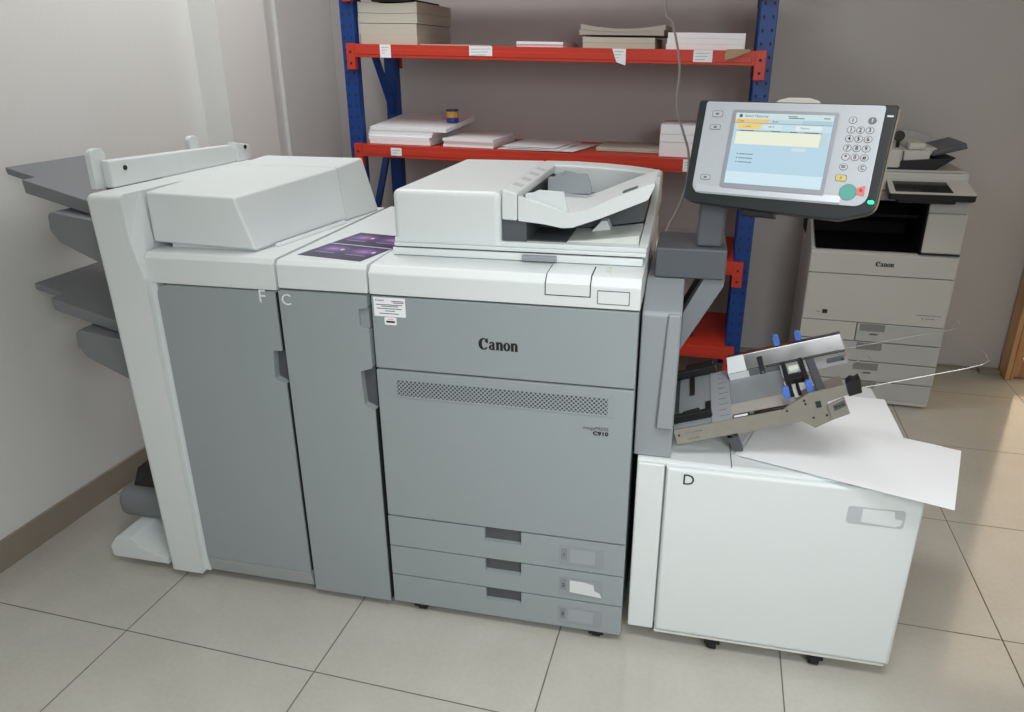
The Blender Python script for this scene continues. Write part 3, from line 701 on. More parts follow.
mb = MB(); mb.prism(fillet([(.376, 1.166), (.498, 1.170), (.498, 1.186), (.484, 1.222), (.430, 1.224), (.415, 1.214), (.376, 1.212)], .005), 'y', .405, .417, m=GREY2, bev=.003); mb.build('paper_guide', None, it)
mb = MB(); mb.prism([(.362, 1.150), (.425, 1.16), (.418, 1.196), (.385, 1.20), (.362, 1.19)], 'y', .47, .64, m=GREY2, bev=.003); mb.build('rear_guide', None, it)
mb = MB(); mb.prism([(.60, 1.2075), (.635, 1.2205), (.635, 1.2225), (.60, 1.2095)], 'y', .20, .23, m=INKGRY); mb.build('size_mark', None, it)
# exit tray
mb = MB()
mb.prism([(.475, 1.0932), (.650, 1.0932), (.650, 1.116), (.60, 1.108), (.52, 1.098), (.475, 1.0955)], 'y', .145, .299, m=WHITE2, bev=.001)
mb.prism([(.376, 1.0932), (.474, 1.0932), (.474, 1.0953), (.376, 1.0945)], 'y', .135, .299, m=DGREY)  # shade over the tray's left end, put in as dark grey
mb.prism([(.52, 1.098), (.57, 1.105), (.56, 1.128), (.545, 1.127)], 'y', .25, .295, m=WHITE, bev=.002)
mb.build('exit_tray', None, df)
# right side unit
mb = MB()
mb.prism(fillet([(.046, .5725), (.046, .955), (.20, .9985), (.50, .9985), (.50, .5725)], [0, .02, .01, 0, 0]), 'x', .6725, .7655, m=GREY2, bev=.004, seg=3)
mb.hexa([(.724, .028, .66), (.764, .028, .66), (.764, .05, .66), (.724, .05, .66), (.734, .036, .955), (.764, .036, .955), (.764, .05, .955), (.734, .05, .955)], m=GREY2, bev=.005, seg=3)
mb.build('side_unit', None, mp)
mb = MB(); mb.hexa([(.6685, .10, .64), (.672, .10, .64), (.672, .60, .64), (.6685, .60, .64), (.6685, .10, .965), (.672, .10, .965), (.672, .60, .965), (.6685, .60, .965)], m=GAP); mb.build('side_seam', None, mp)
# control panel arm
mb = MB(); mb.box(.690, .862, .20, .40, 1.000, 1.076, m=ARMG, bev=.005, seg=3)
mb.prism(fillet([(.766, .80), (.862, .980), (.862, 1.000), (.812, 1.000), (.767, .905)], [0, .02, 0, 0, 0]), 'y', .215, .36, m=mat('strut_grey_plastic', (124, 129, 134), .5, bump=.05, bscale=800, var=.02), bev=.003)
mb.prism([(.806, 1.0), (.8125, 1.0), (.768, .905), (.7662, .917)], 'y', .216, .30, m=BLACK)
arm = mb.build('panel_arm', None, mp)
mb = MB(); mb.hexa([(.785, .225, 1.076), (.848, .225, 1.076), (.848, .285, 1.076), (.785, .285, 1.076), (.790, .226, 1.25), (.856, .226, 1.25), (.856, .285, 1.25), (.790, .285, 1.25)], m=ARMG, bev=.008, seg=3); mb.build('panel_post', None, arm)
# ---- control panel
PM = Matrix.Translation((.9440, .1470, 1.3200)) @ Matrix.Rotation(rad(-18.8), 4, 'Z') @ Matrix.Rotation(rad(-16.8), 4, 'X') @ Matrix.Rotation(rad(.3), 4, 'Y')
out = fillet([(-.198, -.118), (-.185, -.128), (.05, -.137), (.150, -.139), (.222, -.116), (.226, .102), (.222, .106), (-.196, .107), (-.200, .104)], [.015, .02, .1, .05, .03, .006, .004, .004, .006])
mb = MB(PM); mb.prism(out, 'y', .0035, .040, m=CHARC, bev=.005, seg=3)
mb.box(-.10, .14, .040, .062, -.08, .07, m=CHARC, bev=.012, seg=3)
cp = mb.build('control_panel', None, mp)
mb = MB(PM); face = rrect(-.180, .202, -.107, .1035, [.022, .026, .006, .006], 6)
mb.prism(face, 'y', .0, .0036, m=SILVER, bev=.0012)
mb.prism([(.0005, -.0855), (-.0030, -.1035), (.001, -.1066)], 'x', -.170, .150, m=SILVER, bev=.0015); fp = mb.build('panel_face', None, cp)
mb = MB(PM)
for pts in (rrect(-.115, .115, -.090, .086, .006),): mb.prism(pts, 'y', -.0022, -.0001, m=mat('silver_frame', (170, 174, 182), .32, metal=.3, var=.02), bev=.0008)
mb.build('screen_frame', None, cp)
def scr(rgb, s=1.0): return mat('screen_%d_%d_%d' % rgb, (14, 16, 18), .25, emit=rgb, estr=s, var=.01)
mb = MB(PM)
mb.box(-.1055, .1055, -.0030, -.0020, -.079, .079, m=scr((182, 212, 228)))
y0 = -.0030
def sq(a, b, c, d, m, l=1): mb.box(a, b, y0-.00025*l, y0+.0002, c, d, m=m)
sq(-.1055, .1055, .066, .079, scr((202, 222, 224))); sq(-.1055, -.030, .057, .066, scr((236, 196, 120))); sq(-.028, .04, .057, .066, scr((186, 210, 218))); sq(.042, .104, .057, .066, scr((170, 200, 210)))
sq(-.1055, .1055, .0565, .0575, scr((110, 140, 150)), 2)
sq(-.101, .104, .042, .0555, scr((196, 220, 228))); sq(-.098, -.046, .044, .0545, scr((238, 206, 110)), 2); sq(-.04, .0, .044, .0545, scr((208, 226, 228)), 2); sq(.03, .085, .044, .0545, scr((222, 232, 232)), 2)
sq(-.098, .088, .0385, .0415, scr((150, 178, 190)), 2); sq(-.098, .085, .010, .038, scr((232, 236, 214)), 2); sq(.087, .098, .012, .038, scr((190, 208, 206)), 2)
sq(-.1055, .1055, -.079, -.052, scr((206, 230, 240)), 1); sq(.030, .060, -.0005, .0065, scr((206, 222, 228)), 2)
TX = lambda x, z: Matrix.Translation((x, y0-.0010, z)) @ Matrix.Rotation(PI/2, 4, 'X')
for (b, s, x, z) in (('Select Features', .0085, -.085, .0725), ('Copy', .007, -.100, .0615), ('Scan', .007, -.022, .0615), ('1 sided', .006, -.085, .0495), ('100 %', .006, -.030, .0495), ('Options', .006, .040, .0495)):
    mb.text(b, s, TX(x, z), INKGRY, 'LEFT', ext=.0001)
mb.cyl((-.094, y0-.0002, .0725), (-.094, y0-.0010, .0725), .004, 12, m=INKGRY)
for z in (-.012, -.021, -.030):
    mb.box(-.088, -.086, y0-.0010, y0-.0002, z-.001, z+.001, m=INKBLK); mb.box(-.083, -.052, y0-.0010, y0-.0002, z-.001, z+.0005, m=INKGRY)
for x0, x1, z in ((-.09, -.06, .040), (-.02, .0, .040), (.02, .035, .040), (.05, .08, .040), (.01, .03, .0735), (.012, .045, .070), (.085, .098, .0715)):
    mb.box(x0, x1, y0-.0012, y0-.0004, z-.0008, z+.0008, m=INKGRY)
mb.build('screen', None, cp)
mb = MB(PM); mb.prism(fillet([(-.032, .100), (.076, .100), (.066, .113), (.045, .119), (.0, .119), (-.022, .113)], [0, 0, .01, .01, .01, .01]), 'y', .010, .034, m=mat('pale_tab', (200, 196, 188), .5, var=.02), bev=.003); mb.build('scanner_glow_tab', None, cp).name = 'top_tab'
KX = (.143, .1615, .180); KZ = (.0515, .033, .0135, -.0055)
RING = mat('key_ring', (112, 116, 122), .5, var=.03)
def key(x, z, rx, rz, m, ring=True, name='key', txt=None, ts=.0115, tm=None):
    mb = MB(PM)
    def ell(k, n=20): return [(x+rx*k*math.cos(2*PI*i/n), z+rz*k*math.sin(2*PI*i/n)) for i in range(n)]
    if ring: mb.prism(ell(1.), 'y', -.0004, .0002, m=RING); mb.prism(ell(.84), 'y', -.0010, .0, m=m, bev=.0003)
    else: mb.prism(ell(1.06), 'y', -.0004, .0002, m=RING); mb.prism(ell(1.), 'y', -.0014, .0002, m=m, bev=.0004)
    if txt: mb.text(txt, ts, Matrix.Translation((x, -.0014 if ring else -.0018, z)) @ Matrix.Rotation(PI/2, 4, 'X'), tm or INKBLK, ext=.0002, bold=.0002)
    return mb.build(name, None, cp)
digits = ['1', '2', '3', '4', '5', '6', '7', '8', '9', '*', '0', '#']
for r in range(4):
    for c in range(3):
        key(KX[c], KZ[r], .0085, .0075, BTN, txt=digits[r*3+c])
key(KX[0], -.0265, .0085, .0075, BTN, txt='ID', ts=.008); key(KX[2], -.0265, .0085, .0075, BTN, txt='C', ts=.0105); key(KX[0], .0715, .0085, .0075, BTN, txt='i', ts=.011); key(KX[2]+.001, .0715, .0085, .0075, mat('key_dark', (120, 122, 126), .4, var=.03), txt='?', ts=.011, tm=INKWHT)
def rkey(x, z, w, h, m, name='key', txt=None):
    mb = MB(PM); mb.prism(rrect(x-w, x+w, z-h, z+h, min(w, h)*.6), 'y', -.0004, .0002, m=RING); mb.prism(rrect(x-w+.0012, x+w-.0012, z-h+.0012, z+h-.0012, min(w, h)*.5), 'y', -.0010, .0, m=m, bev=.0003)
    if txt: mb.text(txt, .009, Matrix.Translation((x, -.0014, z)) @ Matrix.Rotation(PI/2, 4, 'X'), INKBLK, ext=.0002)
    else: mb.box(x-.0035, x+.0035, -.0016, -.0009, z-.002, z+.002, m=INKGRY)
    return mb.build(name, None, cp)
o = rkey(.1425, -.0500, .0115, .0070, YELBT, txt='//'); o['label'] = 'yellow reset key'
o = key(.1615, -.0790, .0165, .0165, TEAL, False, 'start_key'); o['label'] = 'large round teal start key'
mb = MB(PM); mb.prism(fillet([(.1775, -.0765), (.1785, -.0685), (.1935, -.0625), (.1945, -.0835), (.1795, -.0825)], .002), 'y', -.0026, .0002, m=REDBT, bev=.0008); mb.prism(rrect(.1840, .1895, -.0765, -.0695, .002), 'y', -.0034, -.0025, m=mat('stop_mark', (190, 60, 60), .4, var=.02)); o = mb.build('stop_key', None, cp); o['label'] = 'red stop key'
rkey(-.150, .0755, .0125, .0075, BTN); rkey(-.150, .0455, .0125, .0060, BTN); rkey(-.152, -.0695, .0120, .0060, BTN)
mb = MB(PM); mb.prism(rrect(.204, .216, -.099, -.092, .003), 'y', .0008, .004, m=LED, bev=.0005); o = mb.build('power_light', None, cp); o['label'] = 'glowing green light'
mb = MB(PM); mb.box(.207, .219, .0020, .0040, .081, .0845, m=INKWHT); mb.build('corner_mark', None, cp)
mb = MB(PM); mb.box(-.06, .02, .012, .034, -.1475, -.130, m=BLACK, bev=.004); mb.build('panel_grip', None, cp)

# ================================================================ PAPER DECK D
dk = thing('paper_deck', 'low white paper deck marked D at the right of the big printer', 'paper deck', (1.0, .32, 0))
mb = MB(); mb.box(.685, 1.345, .045, .62, .052, .556, m=WHITE, bev=.004); mb.build('cabinet', None, dk)
mb = MB(); mb.prism(fillet([(.030, .5565), (.030, .5665), (.040, .5710), (.62, .5710), (.62, .5565)], [0, .004, .004, 0, 0]), 'x', .684, 1.35, m=WHITE, bev=.002); dt = mb.build('top_panel', None, dk)
mb = MB(); mb.box(.913, .9150, .033, .33, .5707, .5716, m=GAP); mb.build('top_seam', None, dt)
mb = MB(); mb.box(.684, .7530, .018, .048, .050, .566, m=WHITE, bev=.005, seg=3); mb.build('side_panel', None, dk)
mb = MB()
mb.box(.7570, 1.356, .014, .052, .050, .562, m=WHITE, bev=.012, seg=4, sel=lambda c: c.y < .03)
mb.box(1.315, 1.358, .030, .62, .050, .562, m=WHITE, bev=.012, seg=4, sel=lambda c: c.x > 1.35 or c.z > .55)
dd = mb.build('front_door', None, dk)
mb = MB(); mb.prism(rrect(1.190, 1.318, .464, .513, .008), 'y', .0128, .0141, m=mat('deck_handle_grey', (186, 191, 193), .5, var=.02), bev=.0005); hd = mb.build('door_handle', None, dd)
mb = MB(); mb.prism(fillet([(1.222, .472), (1.300, .468), (1.310, .474), (1.314, .488), (1.296, .490), (1.293, .510), (1.222, .508)], .003), 'y', .0114, .0127, m=mat('worn_label', (218, 223, 224), .7, var=.02)); o = mb.build('torn_label', None, hd); o['label'] = 'torn white paper label'
mb = MB(); mb.text('D', .042, FRONT(.813, .0134, .533), mat('dark_letter', (52, 56, 60), .5, var=.02)); mb.build('letter_d', None, dd)
mb = MB(); mb.box(.757, 1.345, .018, .06, .042, .050, m=WHITE2, bev=.002); mb.build('kick_strip', None, dk)
for x, y in ((.915, .042), (1.18, .042), (.76, .56), (1.28, .56)): caster(dk, x, y, zb=.0415, r=.020)

# sheets on the deck
def sheet(label, P4, z, m, wav, seed):
    rr = random.Random(seed); a, b, c, d_ = [Vector((p[0], p[1], 0)) for p in P4]
    rows = []
    for j in range(11):
        r = []
        for i in range(15):
            s, q = i/14, j/10
            p = (a*(1-s)+b*s)*(1-q)+(d_*(1-s)+c*s)*q
            w = wav*(math.sin(3.1*s+1.3+seed)*math.sin(2.6*q+.4))**2
            r.append((p.x, p.y, z+w))
        rows.append(r)
    o = MB().grid(rows, .0008, m=m).build('paper_sheet', None, None, ((a.x+c.x)/2, (a.y+c.y)/2, z))
    return tag(o, label, 'paper')
def quad(p, ang, w, h):
    u = Vector((math.cos(rad(ang)), math.sin(rad(ang)))); v = Vector((-u.y, u.x)); p = Vector(p)
    return [p, p+u*w, p+u*w+v*h, p+v*h]
sheet('white sheet lying farthest back on the deck top, its corner behind the metal tray', quad((.895, .228), -1.2, .468, .32), .5722, PAPER, .001, 1)
sheet('white sheet between the other two on the deck, barely peeking out behind the topmost', quad((.9235, .0975), -18.2, .450, .315), .5745, PAPER, .001, 2)
sheet('topmost white sheet on the deck, overhanging its front right corner', quad((.933, .088), -18.6, .478, .315), .5772, PAPER, .003, 3)

# ================================================================ BYPASS TRAY
ta = rad(18.3)
TM = Matrix.Translation((.7665, .06, .64)) @ Matrix.Rotation(-ta, 4, 'Y')
tr = thing('feed_tray', 'tilted steel and grey feed tray sticking out of the printer over the deck', 'tray', (.95, .22, .60))
mb = MB(TM)
mb.box(.0, .14, .018, .335, -.012, .0, m=GREY2, bev=.002)
mb.box(.097, .148, .004, .322, -.006, .004, m=mat('ruler_grey', (166, 170, 176), .45, var=.02), bev=.0015)
mb.box(.148, .285, .088, .255, -.008, .002, m=GREY2, bev=.002)
mb.box(.0, .012, .04, .33, -.02, .0, m=DGREY)
mb.build('tray_plate', None, tr)
mb = MB(TM)
for k in range(9): mb.box(.118, .118+(.018 if k % 2 else .026), .03+.034*k, .0312+.034*k, .0040, .0046, m=INKGRY)
mb.build('size_marks', None, tr)
mb = MB(TM); mb.box(.004, .100, .040, .056, .0002, .022, m=BLACK, bev=.003); mb.box(.082, .096, .056, .138, .0002, .004, m=BLACK, bev=.001); mb.prism([(.02, .0), (.09, .0), (.07, .03), (.03, .026)], 'y', .044, .053, m=BLACK, bev=.002); mb.build('paper_guide', None, tr)
mb = MB(TM); mb.box(-.0, .118, .325, .346, .0002, .024, m=BLACK, bev=.003); mb.box(.040, .054, .20, .325, .0002, .004, m=BLACK, bev=.001); mb.box(.03, .11, .346, .385, .004, .022, m=BLACK, bev=.004); mb.build('paper_guide', None, tr)
# long front rails in galvanised steel
mb = MB(TM)
mb.box(.002, .335, .0, .004, -.036, .004, m=STEEL, bev=.0008); mb.box(.002, .335, .004, .016, -.036, -.032, m=STEEL)
mb.hexa([(.002, -.0008, -.036), (.05, -.0008, -.036), (.05, .004, -.036), (.002, .004, -.036), (.002, -.0008, .0), (.05, -.0008, -.002), (.05, .004, -.002), (.002, .004, .0)], m=STEEL)
mb.cyl((.012, -.0024, -.012), (.012, .0, -.012), .003, 8, m=GAP); mb.box(.03, .07, -.002, .0, -.012, -.009, m=CHROME); mb.box(.03, .06, -.002, .0, -.028, -.025, m=CHROME)
mb.build('front_rail', None, tr)
mb = MB(TM)
mb.hexa([(.128, .026, -.010), (.300, .026, -.010), (.300, .086, .000), (.140, .086, .000), (.128, .026, -.004), (.300, .026, -.002), (.300, .086, .006), (.140, .086, .004)], m=mat('pale_bracket', (186, 184, 176), .4, metal=.2, var=.04), bev=.001)
mb.box(.150, .300, .006, .0255, -.008, .0035, m=BLACK)
mb.box(.152, .185, .008, .016, .0036, .0052, m=PAPER); mb.box(.215, .285, .008, .014, .0036, .0052, m=CHROME); mb.box(.19, .20, .012, .024, .0036, .005, m=STEEL)
mb.build('rail_bracket', None, tr)
# end block: plates, gusset and black cap
mb = MB(TM)
mb.prism(fillet([(.280, .012), (.330, .034), (.412, .038), (.415, .012), (.367, .003), (.367, -.006), (.371, -.045), (.329, -.058), (.305, -.036), (.29, -.030), (.262, -.028), (.262, .0)], .002), 'y', -.002, .004, m=STEEL, bev=.0006)
mb.prism([(.300, -.004), (.412, .020), (.412, .024), (.300, .0)], 'y', .0045, .09, m=STEEL, bev=.0008)
for (x, z) in ((.318, .018), (.319, .009), (.275, .0), (.33, -.03), (.36, -.03)): mb.cyl((x, -.0035, z), (x, -.001, z), .0028, 8, m=GAP)
mb.box(.341, .353, -.004, .0, -.006, .010, m=GAP)
mb.build('end_block', None, tr)
mb = MB(TM); mb.prism(fillet([(.366, -.002), (.405, .010), (.410, -.034), (.368, -.042)], .002), 'y', -.009, -.0025, m=STEEL, bev=.001)
mb.prism([(.376, -.005), (.403, .004), (.405, -.012), (.378, -.020)], 'y', -.0098, -.0088, m=DGREY)
for k in range(3): mb.box(.380+.008*k, .385+.008*k, -.0108, -.0096, -.013+.002*k, -.008+.002*k, m=GAP)
mb.build('adjuster_plate', None, tr)
mb = MB(TM); mb.prism(fillet([(.4155, .006), (.445, .009), (.447, .048), (.438, .043), (.428, .047), (.4165, .040)], .002), 'y', .0, .028, m=BLACK, bev=.002); mb.build('end_cap', None, tr)
# chrome upper rail at the back
mb = MB(TM)
mb.hexa([(.156, .252, -.030), (.454, .252, -.018), (.456, .300, -.016), (.158, .300, -.028), (.150, .248, .022), (.452, .248, .022), (.456, .300, .020), (.152, .300, .020)], m=CHROME, bev=.002)
mb.hexa([(.153, .250, .0225), (.452, .250, .0225), (.456, .295, .0225), (.156, .295, .0225), (.156, .270, .060), (.450, .270, .060), (.452, .295, .058), (.158, .295, .058)], m=CHROME, bev=.002)
mb.box(.232, .246, .246, .262, -.012, .048, m=GAP, bev=.001); mb.box(.236, .243, .244, .248, .0, .012, m=CHROME)
mb.box(.25, .45, .2465, .250, .018, .021, m=GAP)
mb.box(.402, .446, .246, .252, -.006, .004, m=DGREY); mb.cyl((.44, .2455, -.002), (.44, .249, -.002), .004, 8, m=GAP)
mb.build('rear_rail', None, tr)
mb = MB(TM); FAC = mat('glint_white', (226, 230, 234), .25, metal=.3, var=.03)  # bright reflection on the rail's left end, put in as pale overlays
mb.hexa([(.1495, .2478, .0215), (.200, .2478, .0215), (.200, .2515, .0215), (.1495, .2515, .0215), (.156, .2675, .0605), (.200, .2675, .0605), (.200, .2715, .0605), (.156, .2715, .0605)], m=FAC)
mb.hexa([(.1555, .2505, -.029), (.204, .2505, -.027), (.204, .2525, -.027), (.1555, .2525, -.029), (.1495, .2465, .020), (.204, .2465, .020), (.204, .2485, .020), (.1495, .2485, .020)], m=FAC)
mb.build('glint_overlay', None, tr)
# roller bridge between the rails with blue levers
mb = MB(TM)
mb.box(.288, .300, .06, .25, .004, .024, m=BLACK, bev=.002); mb.box(.332, .344, .06, .25, .004, .026, m=BLACK, bev=.002); mb.box(.288, .344, .13, .165, .006, .022, m=BLACK, bev=.002)
mb.box(.352, .372, .04, .25, .0, .018, m=DGREY, bev=.002)
mb.cyl((.304, .195, .020), (.328, .195, .020), .010, 16, m=WHITE2); mb.cyl((.314, .06, .008), (.314, .13, .008), .004, 8, m=BLACK)
mb.box(.302, .330, .06, .125, .0005, .003, m=PAPER)
mb.build('roller_bridge', None, tr)
def lever(a, b, n, h):
    mb = MB(TM); mb.prism(rrect(a-.008, a+.008, n-h, n+h, .006), 'y', b-.006, b+.006, m=BLUECL, bev=.002); mb.build('lever', None, tr)['label'] = 'blue lever'
lever(.283, .030, .034, .016); lever(.337, .030, .038, .016); lever(.291, .283, .076, .016); lever(.347, .283, .076, .014)
# wire extension loops
def wire(pts, r=.0011):
    MB(TM).tube(pts, r, 6, m=WIREM).build('wire_arm', None, tr)
wire([(.448, .02, .012), (.55, .01, .016), (.66, .0, .020), (.694, .0, .022), (.708, .0, .028), (.704, .0, .046), (.698, .0, .056), (.686, .0, .042)])
wire([(.452, .285, .010), (.56, .285, .006), (.66, .285, .002), (.712, .285, .0), (.730, .285, .002), (.728, .285, .020), (.722, .285, .028), (.710, .285, .014)])
wire([(.44, .15, .016), (.475, .15, .030), (.490, .15, .034), (.500, .15, .012)])
mb = MB(TM); mb.prism([(.128, -.108), (.150, -.114), (.146, -.070), (.118, -.060)], 'y', .05, .08, m=DGREY); mb.box(.122, .136, .05, .08, -.070, -.012, m=DGREY); mb.build('dark_wedge', None, tr)  # dark wedge and strip below the tray plate

# ================================================================ SECOND COPIER
CT = rad(-2.8)
CM = frame(1.315, 1.824, 0, CT)
c2 = thing('office_copier', 'smaller off-white office copier standing behind the control panel by the back wall', 'copier', CM @ Matrix.Translation((.3, .25, 0)))
W = .595; D = .50
mb = MB(CM); mb.box(.004, W-.004, .02, D, .028, .72, m=COP, bev=.012, seg=3); mb.build('cabinet', None, c2)
mb = MB(CM); mb.box(.002, W-.002, .002, D-.02, .008, .030, m=COP, bev=.006); mb.box(.002, W-.002, -.002, .022, .030, .1135, m=COPD, bev=.004); mb.build('base_panel', None, c2)
mb = MB(CM); mb.prism(fillet([(.0, .621), (.0, .712), (.012, .722), (.10, .722), (.10, .621)], [0, .008, .008, 0, 0]), 'x', .0, W, m=COP, bev=.012, seg=3, sel=lambda c: c.y < .02 and (c.x < .01 or c.x > W-.01)); uc2 = mb.build('upper_cover', None, c2)
mb = MB(CM); logo(mb, .271, -.0006, .661, .021, .074, INKBLK); mb.build('brand_lettering', None, uc2)
mb = MB(CM); mb.box(.0, W, -.002, .022, .4005, .617, m=COP, bev=.010, seg=3, sel=lambda c: c.x < .01 or c.x > W-.01); fd2 = mb.build('front_door', None, c2)
mb = MB(CM); mb.box(.082, .104, -.0030, -.0018, .430, .449, m=INKBLK); mb.box(.055, .074, -.0028, -.0018, .436, .438, m=INKGRY)
mb.box(.470, .570, -.0028, -.0018, .451, .453, m=INKGRY); mb.box(.495, .500, -.0028, -.0018, .434, .439, m=INKGRY); mb.box(.508, .548, -.0028, -.0018, .436, .438, m=INKGRY); mb.build('door_print', None, fd2)
mb = MB(CM); mb.box(.0, .236, -.002, .022, .310, .3965, m=COP, bev=.003); mb.build('toner_flap', None, c2)
hx = (.250, .356)
def cdrawer(u0, z0, z1, hz, mark):
    mb = MB(CM); mb.box(u0, W, -.002, .022, z0, z1, m=COPD, bev=.003); d_ = mb.build('drawer', None, c2)
    mb = MB(CM); mb.box(hx[0], hx[1], -.0032, -.0015, hz-.034, hz, m=COPG, bev=.0006); mb.build('drawer_handle', None, d_)
    if mark:
        mb = MB(CM); mb.prism([(.292, hz-.052), (.326, hz-.052), (.334, hz-.044), (.300, hz-.044)], 'y', -.0026, -.0018, m=INKGRY); mb.build('drawer_mark', None, d_)
cdrawer(.240, .310, .3965, .394, True); cdrawer(.0, .214, .306, .304, False); cdrawer(.0, .1175, .210, .205, True)
mb = MB(CM); mb.cyl((.31, -.0030, .112), (.31, -.0012, .112), .052, 24, m=COPG); bm_ = mb.bm
bmesh.ops.bisect_plane(bm_, geom=bm_.verts[:]+bm_.edges[:]+bm_.faces[:], plane_co=(0, 0, .1125), plane_no=(0, 0, 1), clear_outer=True)
mb.build('cassette_recess', None, c2)
# output bay
BAY = mat('bay_black', (9, 9, 10), .7, var=.05, spec=.2)
mb = MB(CM)
mb.prism([(.03, .7225), (.33, .7225), (.33, .745), (.12, .735)], 'x', .02, .44, m=BAY)
mb.box(-.002, .44, .33, D, .7225, .948, m=BAY, bev=.004)
mb.prism([(.10, .86), (.33, .80), (.33, .83), (.10, .875)], 'x', .15, .43, m=BAY, bev=.003)
mb.hexa([(.0, .02, .7225), (.02, .02, .7225), (.02, .33, .7225), (.0, .33, .7225), (.0, .03, .735), (.012, .03, .735), (.012, .33, .86), (-.0, .33, .86)], m=COPD)
mb.box(.432, .4403, .004, .33, .7225, .948, m=BAY)
mb.build('output_bay', None, c2)
mb = MB(CM); mb.box(.4405, .592, .002, D, .7285, .902, m=COP, bev=.008, seg=3); mb.box(.442, .592, .01, D, .902, .948, m=COPD, bev=.003); mb.build('side_tower', None, c2)
mb = MB(CM); mb.box(.4405, .592, .0, D-.01, .7225, .7285, m=GAP); mb.build('tower_seam', None, c2)
# scanner and feeder
mb = MB(CM); mb.box(-.005, .598, .0, D+.005, .9485, .985, m=COPG, bev=.004); mb.box(-.005, .575, .04, D+.005, .985, 1.062, m=COP, bev=.006, seg=3); mb.build('scanner_body', None, c2)
mb = MB(CM)
mb.box(.0, .565, .05, D, 1.0625, 1.072, m=COPD, bev=.003)
mb.box(.0, .315, .06, D-.02, 1.072, 1.155, m=COP, bev=.014, seg=4)
mb.prism([(.315, 1.072), (.545, 1.072), (.530, 1.150), (.47, 1.185), (.40, 1.205), (.315, 1.210)], 'y', .40, D-.02, m=COPD, bev=.008, seg=3)
df2 = mb.build('document_feeder', None, c2)
mb = MB(CM); mb.box(.318, .42, .07, .38, 1.1, 1.150, m=COP, bev=.006); mb.box(.34, .405, .10, .36, 1.150, 1.178, m=COP, bev=.006); mb.prism([(.40, 1.125), (.445, 1.135), (.445, 1.16), (.40, 1.165)], 'y', .09, .36, m=COPD, bev=.004); mb.build('feeder_cover', None, df2)
mb = MB(CM); mb.hexa([(.43, .08, 1.125), (.56, .08, 1.160), (.56, .36, 1.160), (.43, .36, 1.125), (.43, .08, 1.150), (.548, .08, 1.185), (.548, .36, 1.185), (.43, .36, 1.150)], m=DGREY, bev=.006, seg=3); mb.build('input_tray', None, df2)
mb = MB(CM); mb.hexa([(.02, .062, 1.0725), (.45, .062, 1.0725), (.45, .395, 1.0725), (.02, .395, 1.0725), (.02, .058, 1.085), (.52, .062, 1.125), (.50, .395, 1.125), (.02, .395, 1.085)], m=BLACK, bev=.003); mb.build('exit_tray', None, df2)
mb = MB(CM); mb.cyl((.300, .14, 1.155), (.300, .14, 1.200), .008, 10, m=BLACK); mb.cyl((.300, .128, 1.203), (.300, .150, 1.203), .022, 20, m=BLACK, bev=.004); mb.build('knob', None, df2)
# touch panel
KM = CM @ Matrix.Translation((.42, -.11, .998)) @ Matrix.Rotation(rad(14), 4, 'X')
mb = MB(KM); mb.prism(fillet([(-.165, .0), (.160, .0), (.150, .150), (-.160, .150)], .012), 'z', -.030, -.004, m=BLACK, bev=.006, seg=3); mb.prism(fillet([(-.163, .002), (.158, .002), (.150, .150), (-.158, .150)], .01), 'z', -.004, .0, m=COP, bev=.002); kp = mb.build('touch_panel', None, c2)
mb = MB(KM); mb.prism([(-.140, .018), (.075, .018), (.065, .128), (-.140, .128)], 'z', .0, .0012, m=mat('off_screen', (40, 42, 44), .15, var=.02)); mb.build('screen', None, kp)
mb = MB(CM); mb.box(.30, .52, -.06, .0, .950, .978, m=BLACK, bev=.006); mb.build('panel_bracket', None, c2)
for u, v in ((.05, .06), (W-.05, .06), (.05, D-.06), (W-.05, D-.06)):
    mb = MB(CM); mb.cyl((u, v, 0), (u, v, .029), .016, 12, m=RUBBER); mb.build('foot', None, c2)

# ================================================================ HANGING CABLE
pts = [(.632, 1.22, 2.899), (.622, 1.22, 2.3), (.628, 1.22, 1.72), (.662, 1.22, 1.625), (.694, 1.22, 1.49), (.693, 1.22, 1.36), (.722, 1.22, 1.27), (.748, 1.22, 1.19), (.748, 1.2, 1.08), (.722, 1.18, .99), (.692, 1.15, .93), (.688, 1.1, .86), (.69, 1.05, .5), (.69, 1.02, .06), (.70, 1.0, .005)]
def smooth(P, n=6):
    out = []; P = [Vector(p) for p in P]
    for i in range(len(P)-1):
        p0 = P[max(i-1, 0)]; p1 = P[i]; p2 = P[i+1]; p3 = P[min(i+2, len(P)-1)]
        for k in range(n):
            t = k/n; out.append(.5*((2*p1)+(p2-p0)*t+(2*p0-5*p1+4*p2-p3)*t*t+(3*p1-p0-3*p2+p3)*t**3))
    out.append(P[-1]); return out
tag(MB().tube(smooth(pts), .0042, 8, m=CABLE).build('hanging_cable', None, None, (.70, 1.0, 0)), 'thin grey cable hanging from above in front of the red shelves', 'cable')

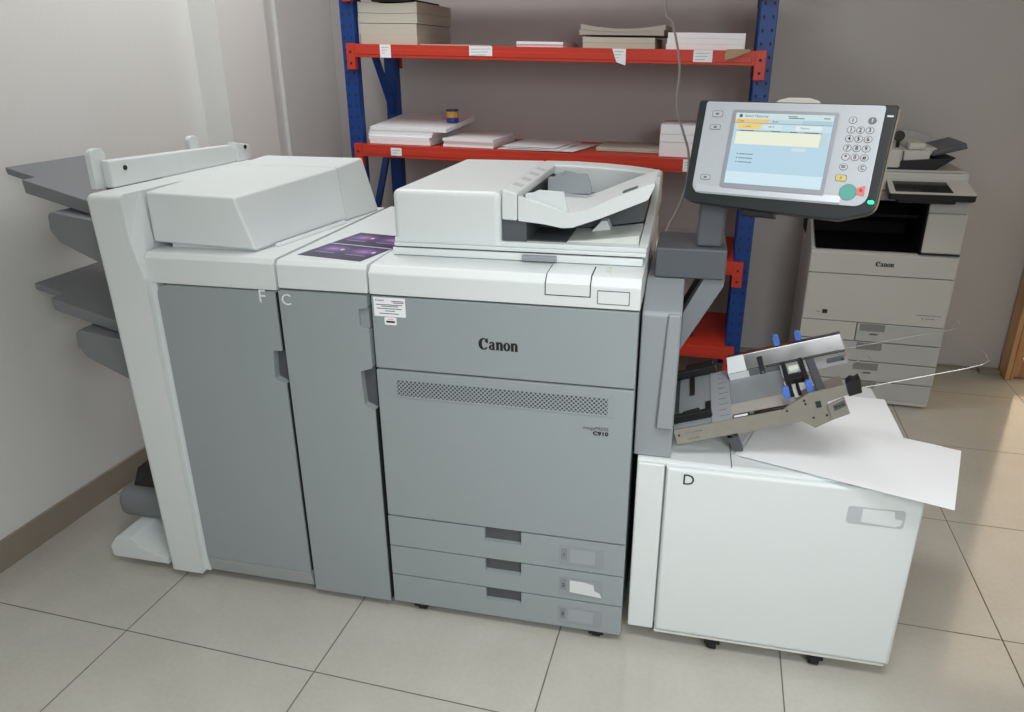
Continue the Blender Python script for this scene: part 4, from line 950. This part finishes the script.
# ================================================================ LIGHT
def area(name, loc, size, energy, col=(1, 1, 1), rot=(0, 0, 0), sy=None):
    l = bpy.data.lights.new(name, 'AREA'); l.energy = energy; l.color = col; l.size = size
    if sy: l.shape = 'RECTANGLE'; l.size_y = sy
    o = bpy.data.objects.new(name, l); COL.objects.link(o); o.location = loc; o.rotation_euler = rot
    return o
l = area('ceiling_panel_light', (.9, -1.1, 2.6), 1.2, 15.5, (.985, 1, 1), sy=.6); l.data.spread = rad(110)
area('ceiling_panel_light', (-.4, .6, 2.88), 1.2, 11, (.985, 1, 1), sy=.6)
area('ceiling_panel_light', (-.5, 1.1, 2.88), .6, 11, (.985, 1, 1), sy=.6)
area('ceiling_panel_light', (.4, -2.4, 2.88), 1.2, 6, (.985, 1, 1), sy=.6)
# daylight from the shop front behind the camera
area('shop_window_light', (.9, -4.0, 1.7), 1.8, 6, (.92, .975, 1), rot=(rad(88), 0, 0), sy=1.6)
l = area('front_fill_light', (1.6, -2.3, 1.9), .9, 11.5, (.94, .985, 1), rot=(rad(65), 0, rad(20)), sy=.9); l.data.spread = rad(100)  # fill light added behind the camera, stands for no known fixture
wd = bpy.data.worlds.new('world'); SC.world = wd; wd.use_nodes = True
wd.node_tree.nodes['Background'].inputs[0].default_value = (.9, .95, 1, 1); wd.node_tree.nodes['Background'].inputs[1].default_value = .3

# ================================================================ CAMERA
cam = bpy.data.cameras.new('camera'); co = bpy.data.objects.new('camera', cam); COL.objects.link(co)
cam.sensor_width = 36; cam.lens = 36*740.406/1024; cam.clip_start = .02
y, p, r = .2326504, -.3767571, .0081223
Rz = Matrix.Rotation(y, 3, 'Z'); Rx = Matrix.Rotation(p, 3, 'X'); Ry = Matrix.Rotation(r, 3, 'Y')
R = Rz @ Rx @ Ry
X = R.col[0]; F = R.col[1]; U = R.col[2]
m3 = Matrix((X, U, -F)).transposed()
co.matrix_world = Matrix.Translation((.7563075, -1.6494946, 1.5062448)) @ m3.to_4x4()
SC.camera = co
vs = SC.view_settings; vs.view_transform = 'Standard'; vs.look = 'None'; vs.gamma = 1; vs.use_curve_mapping = False; vs.exposure = 0.0
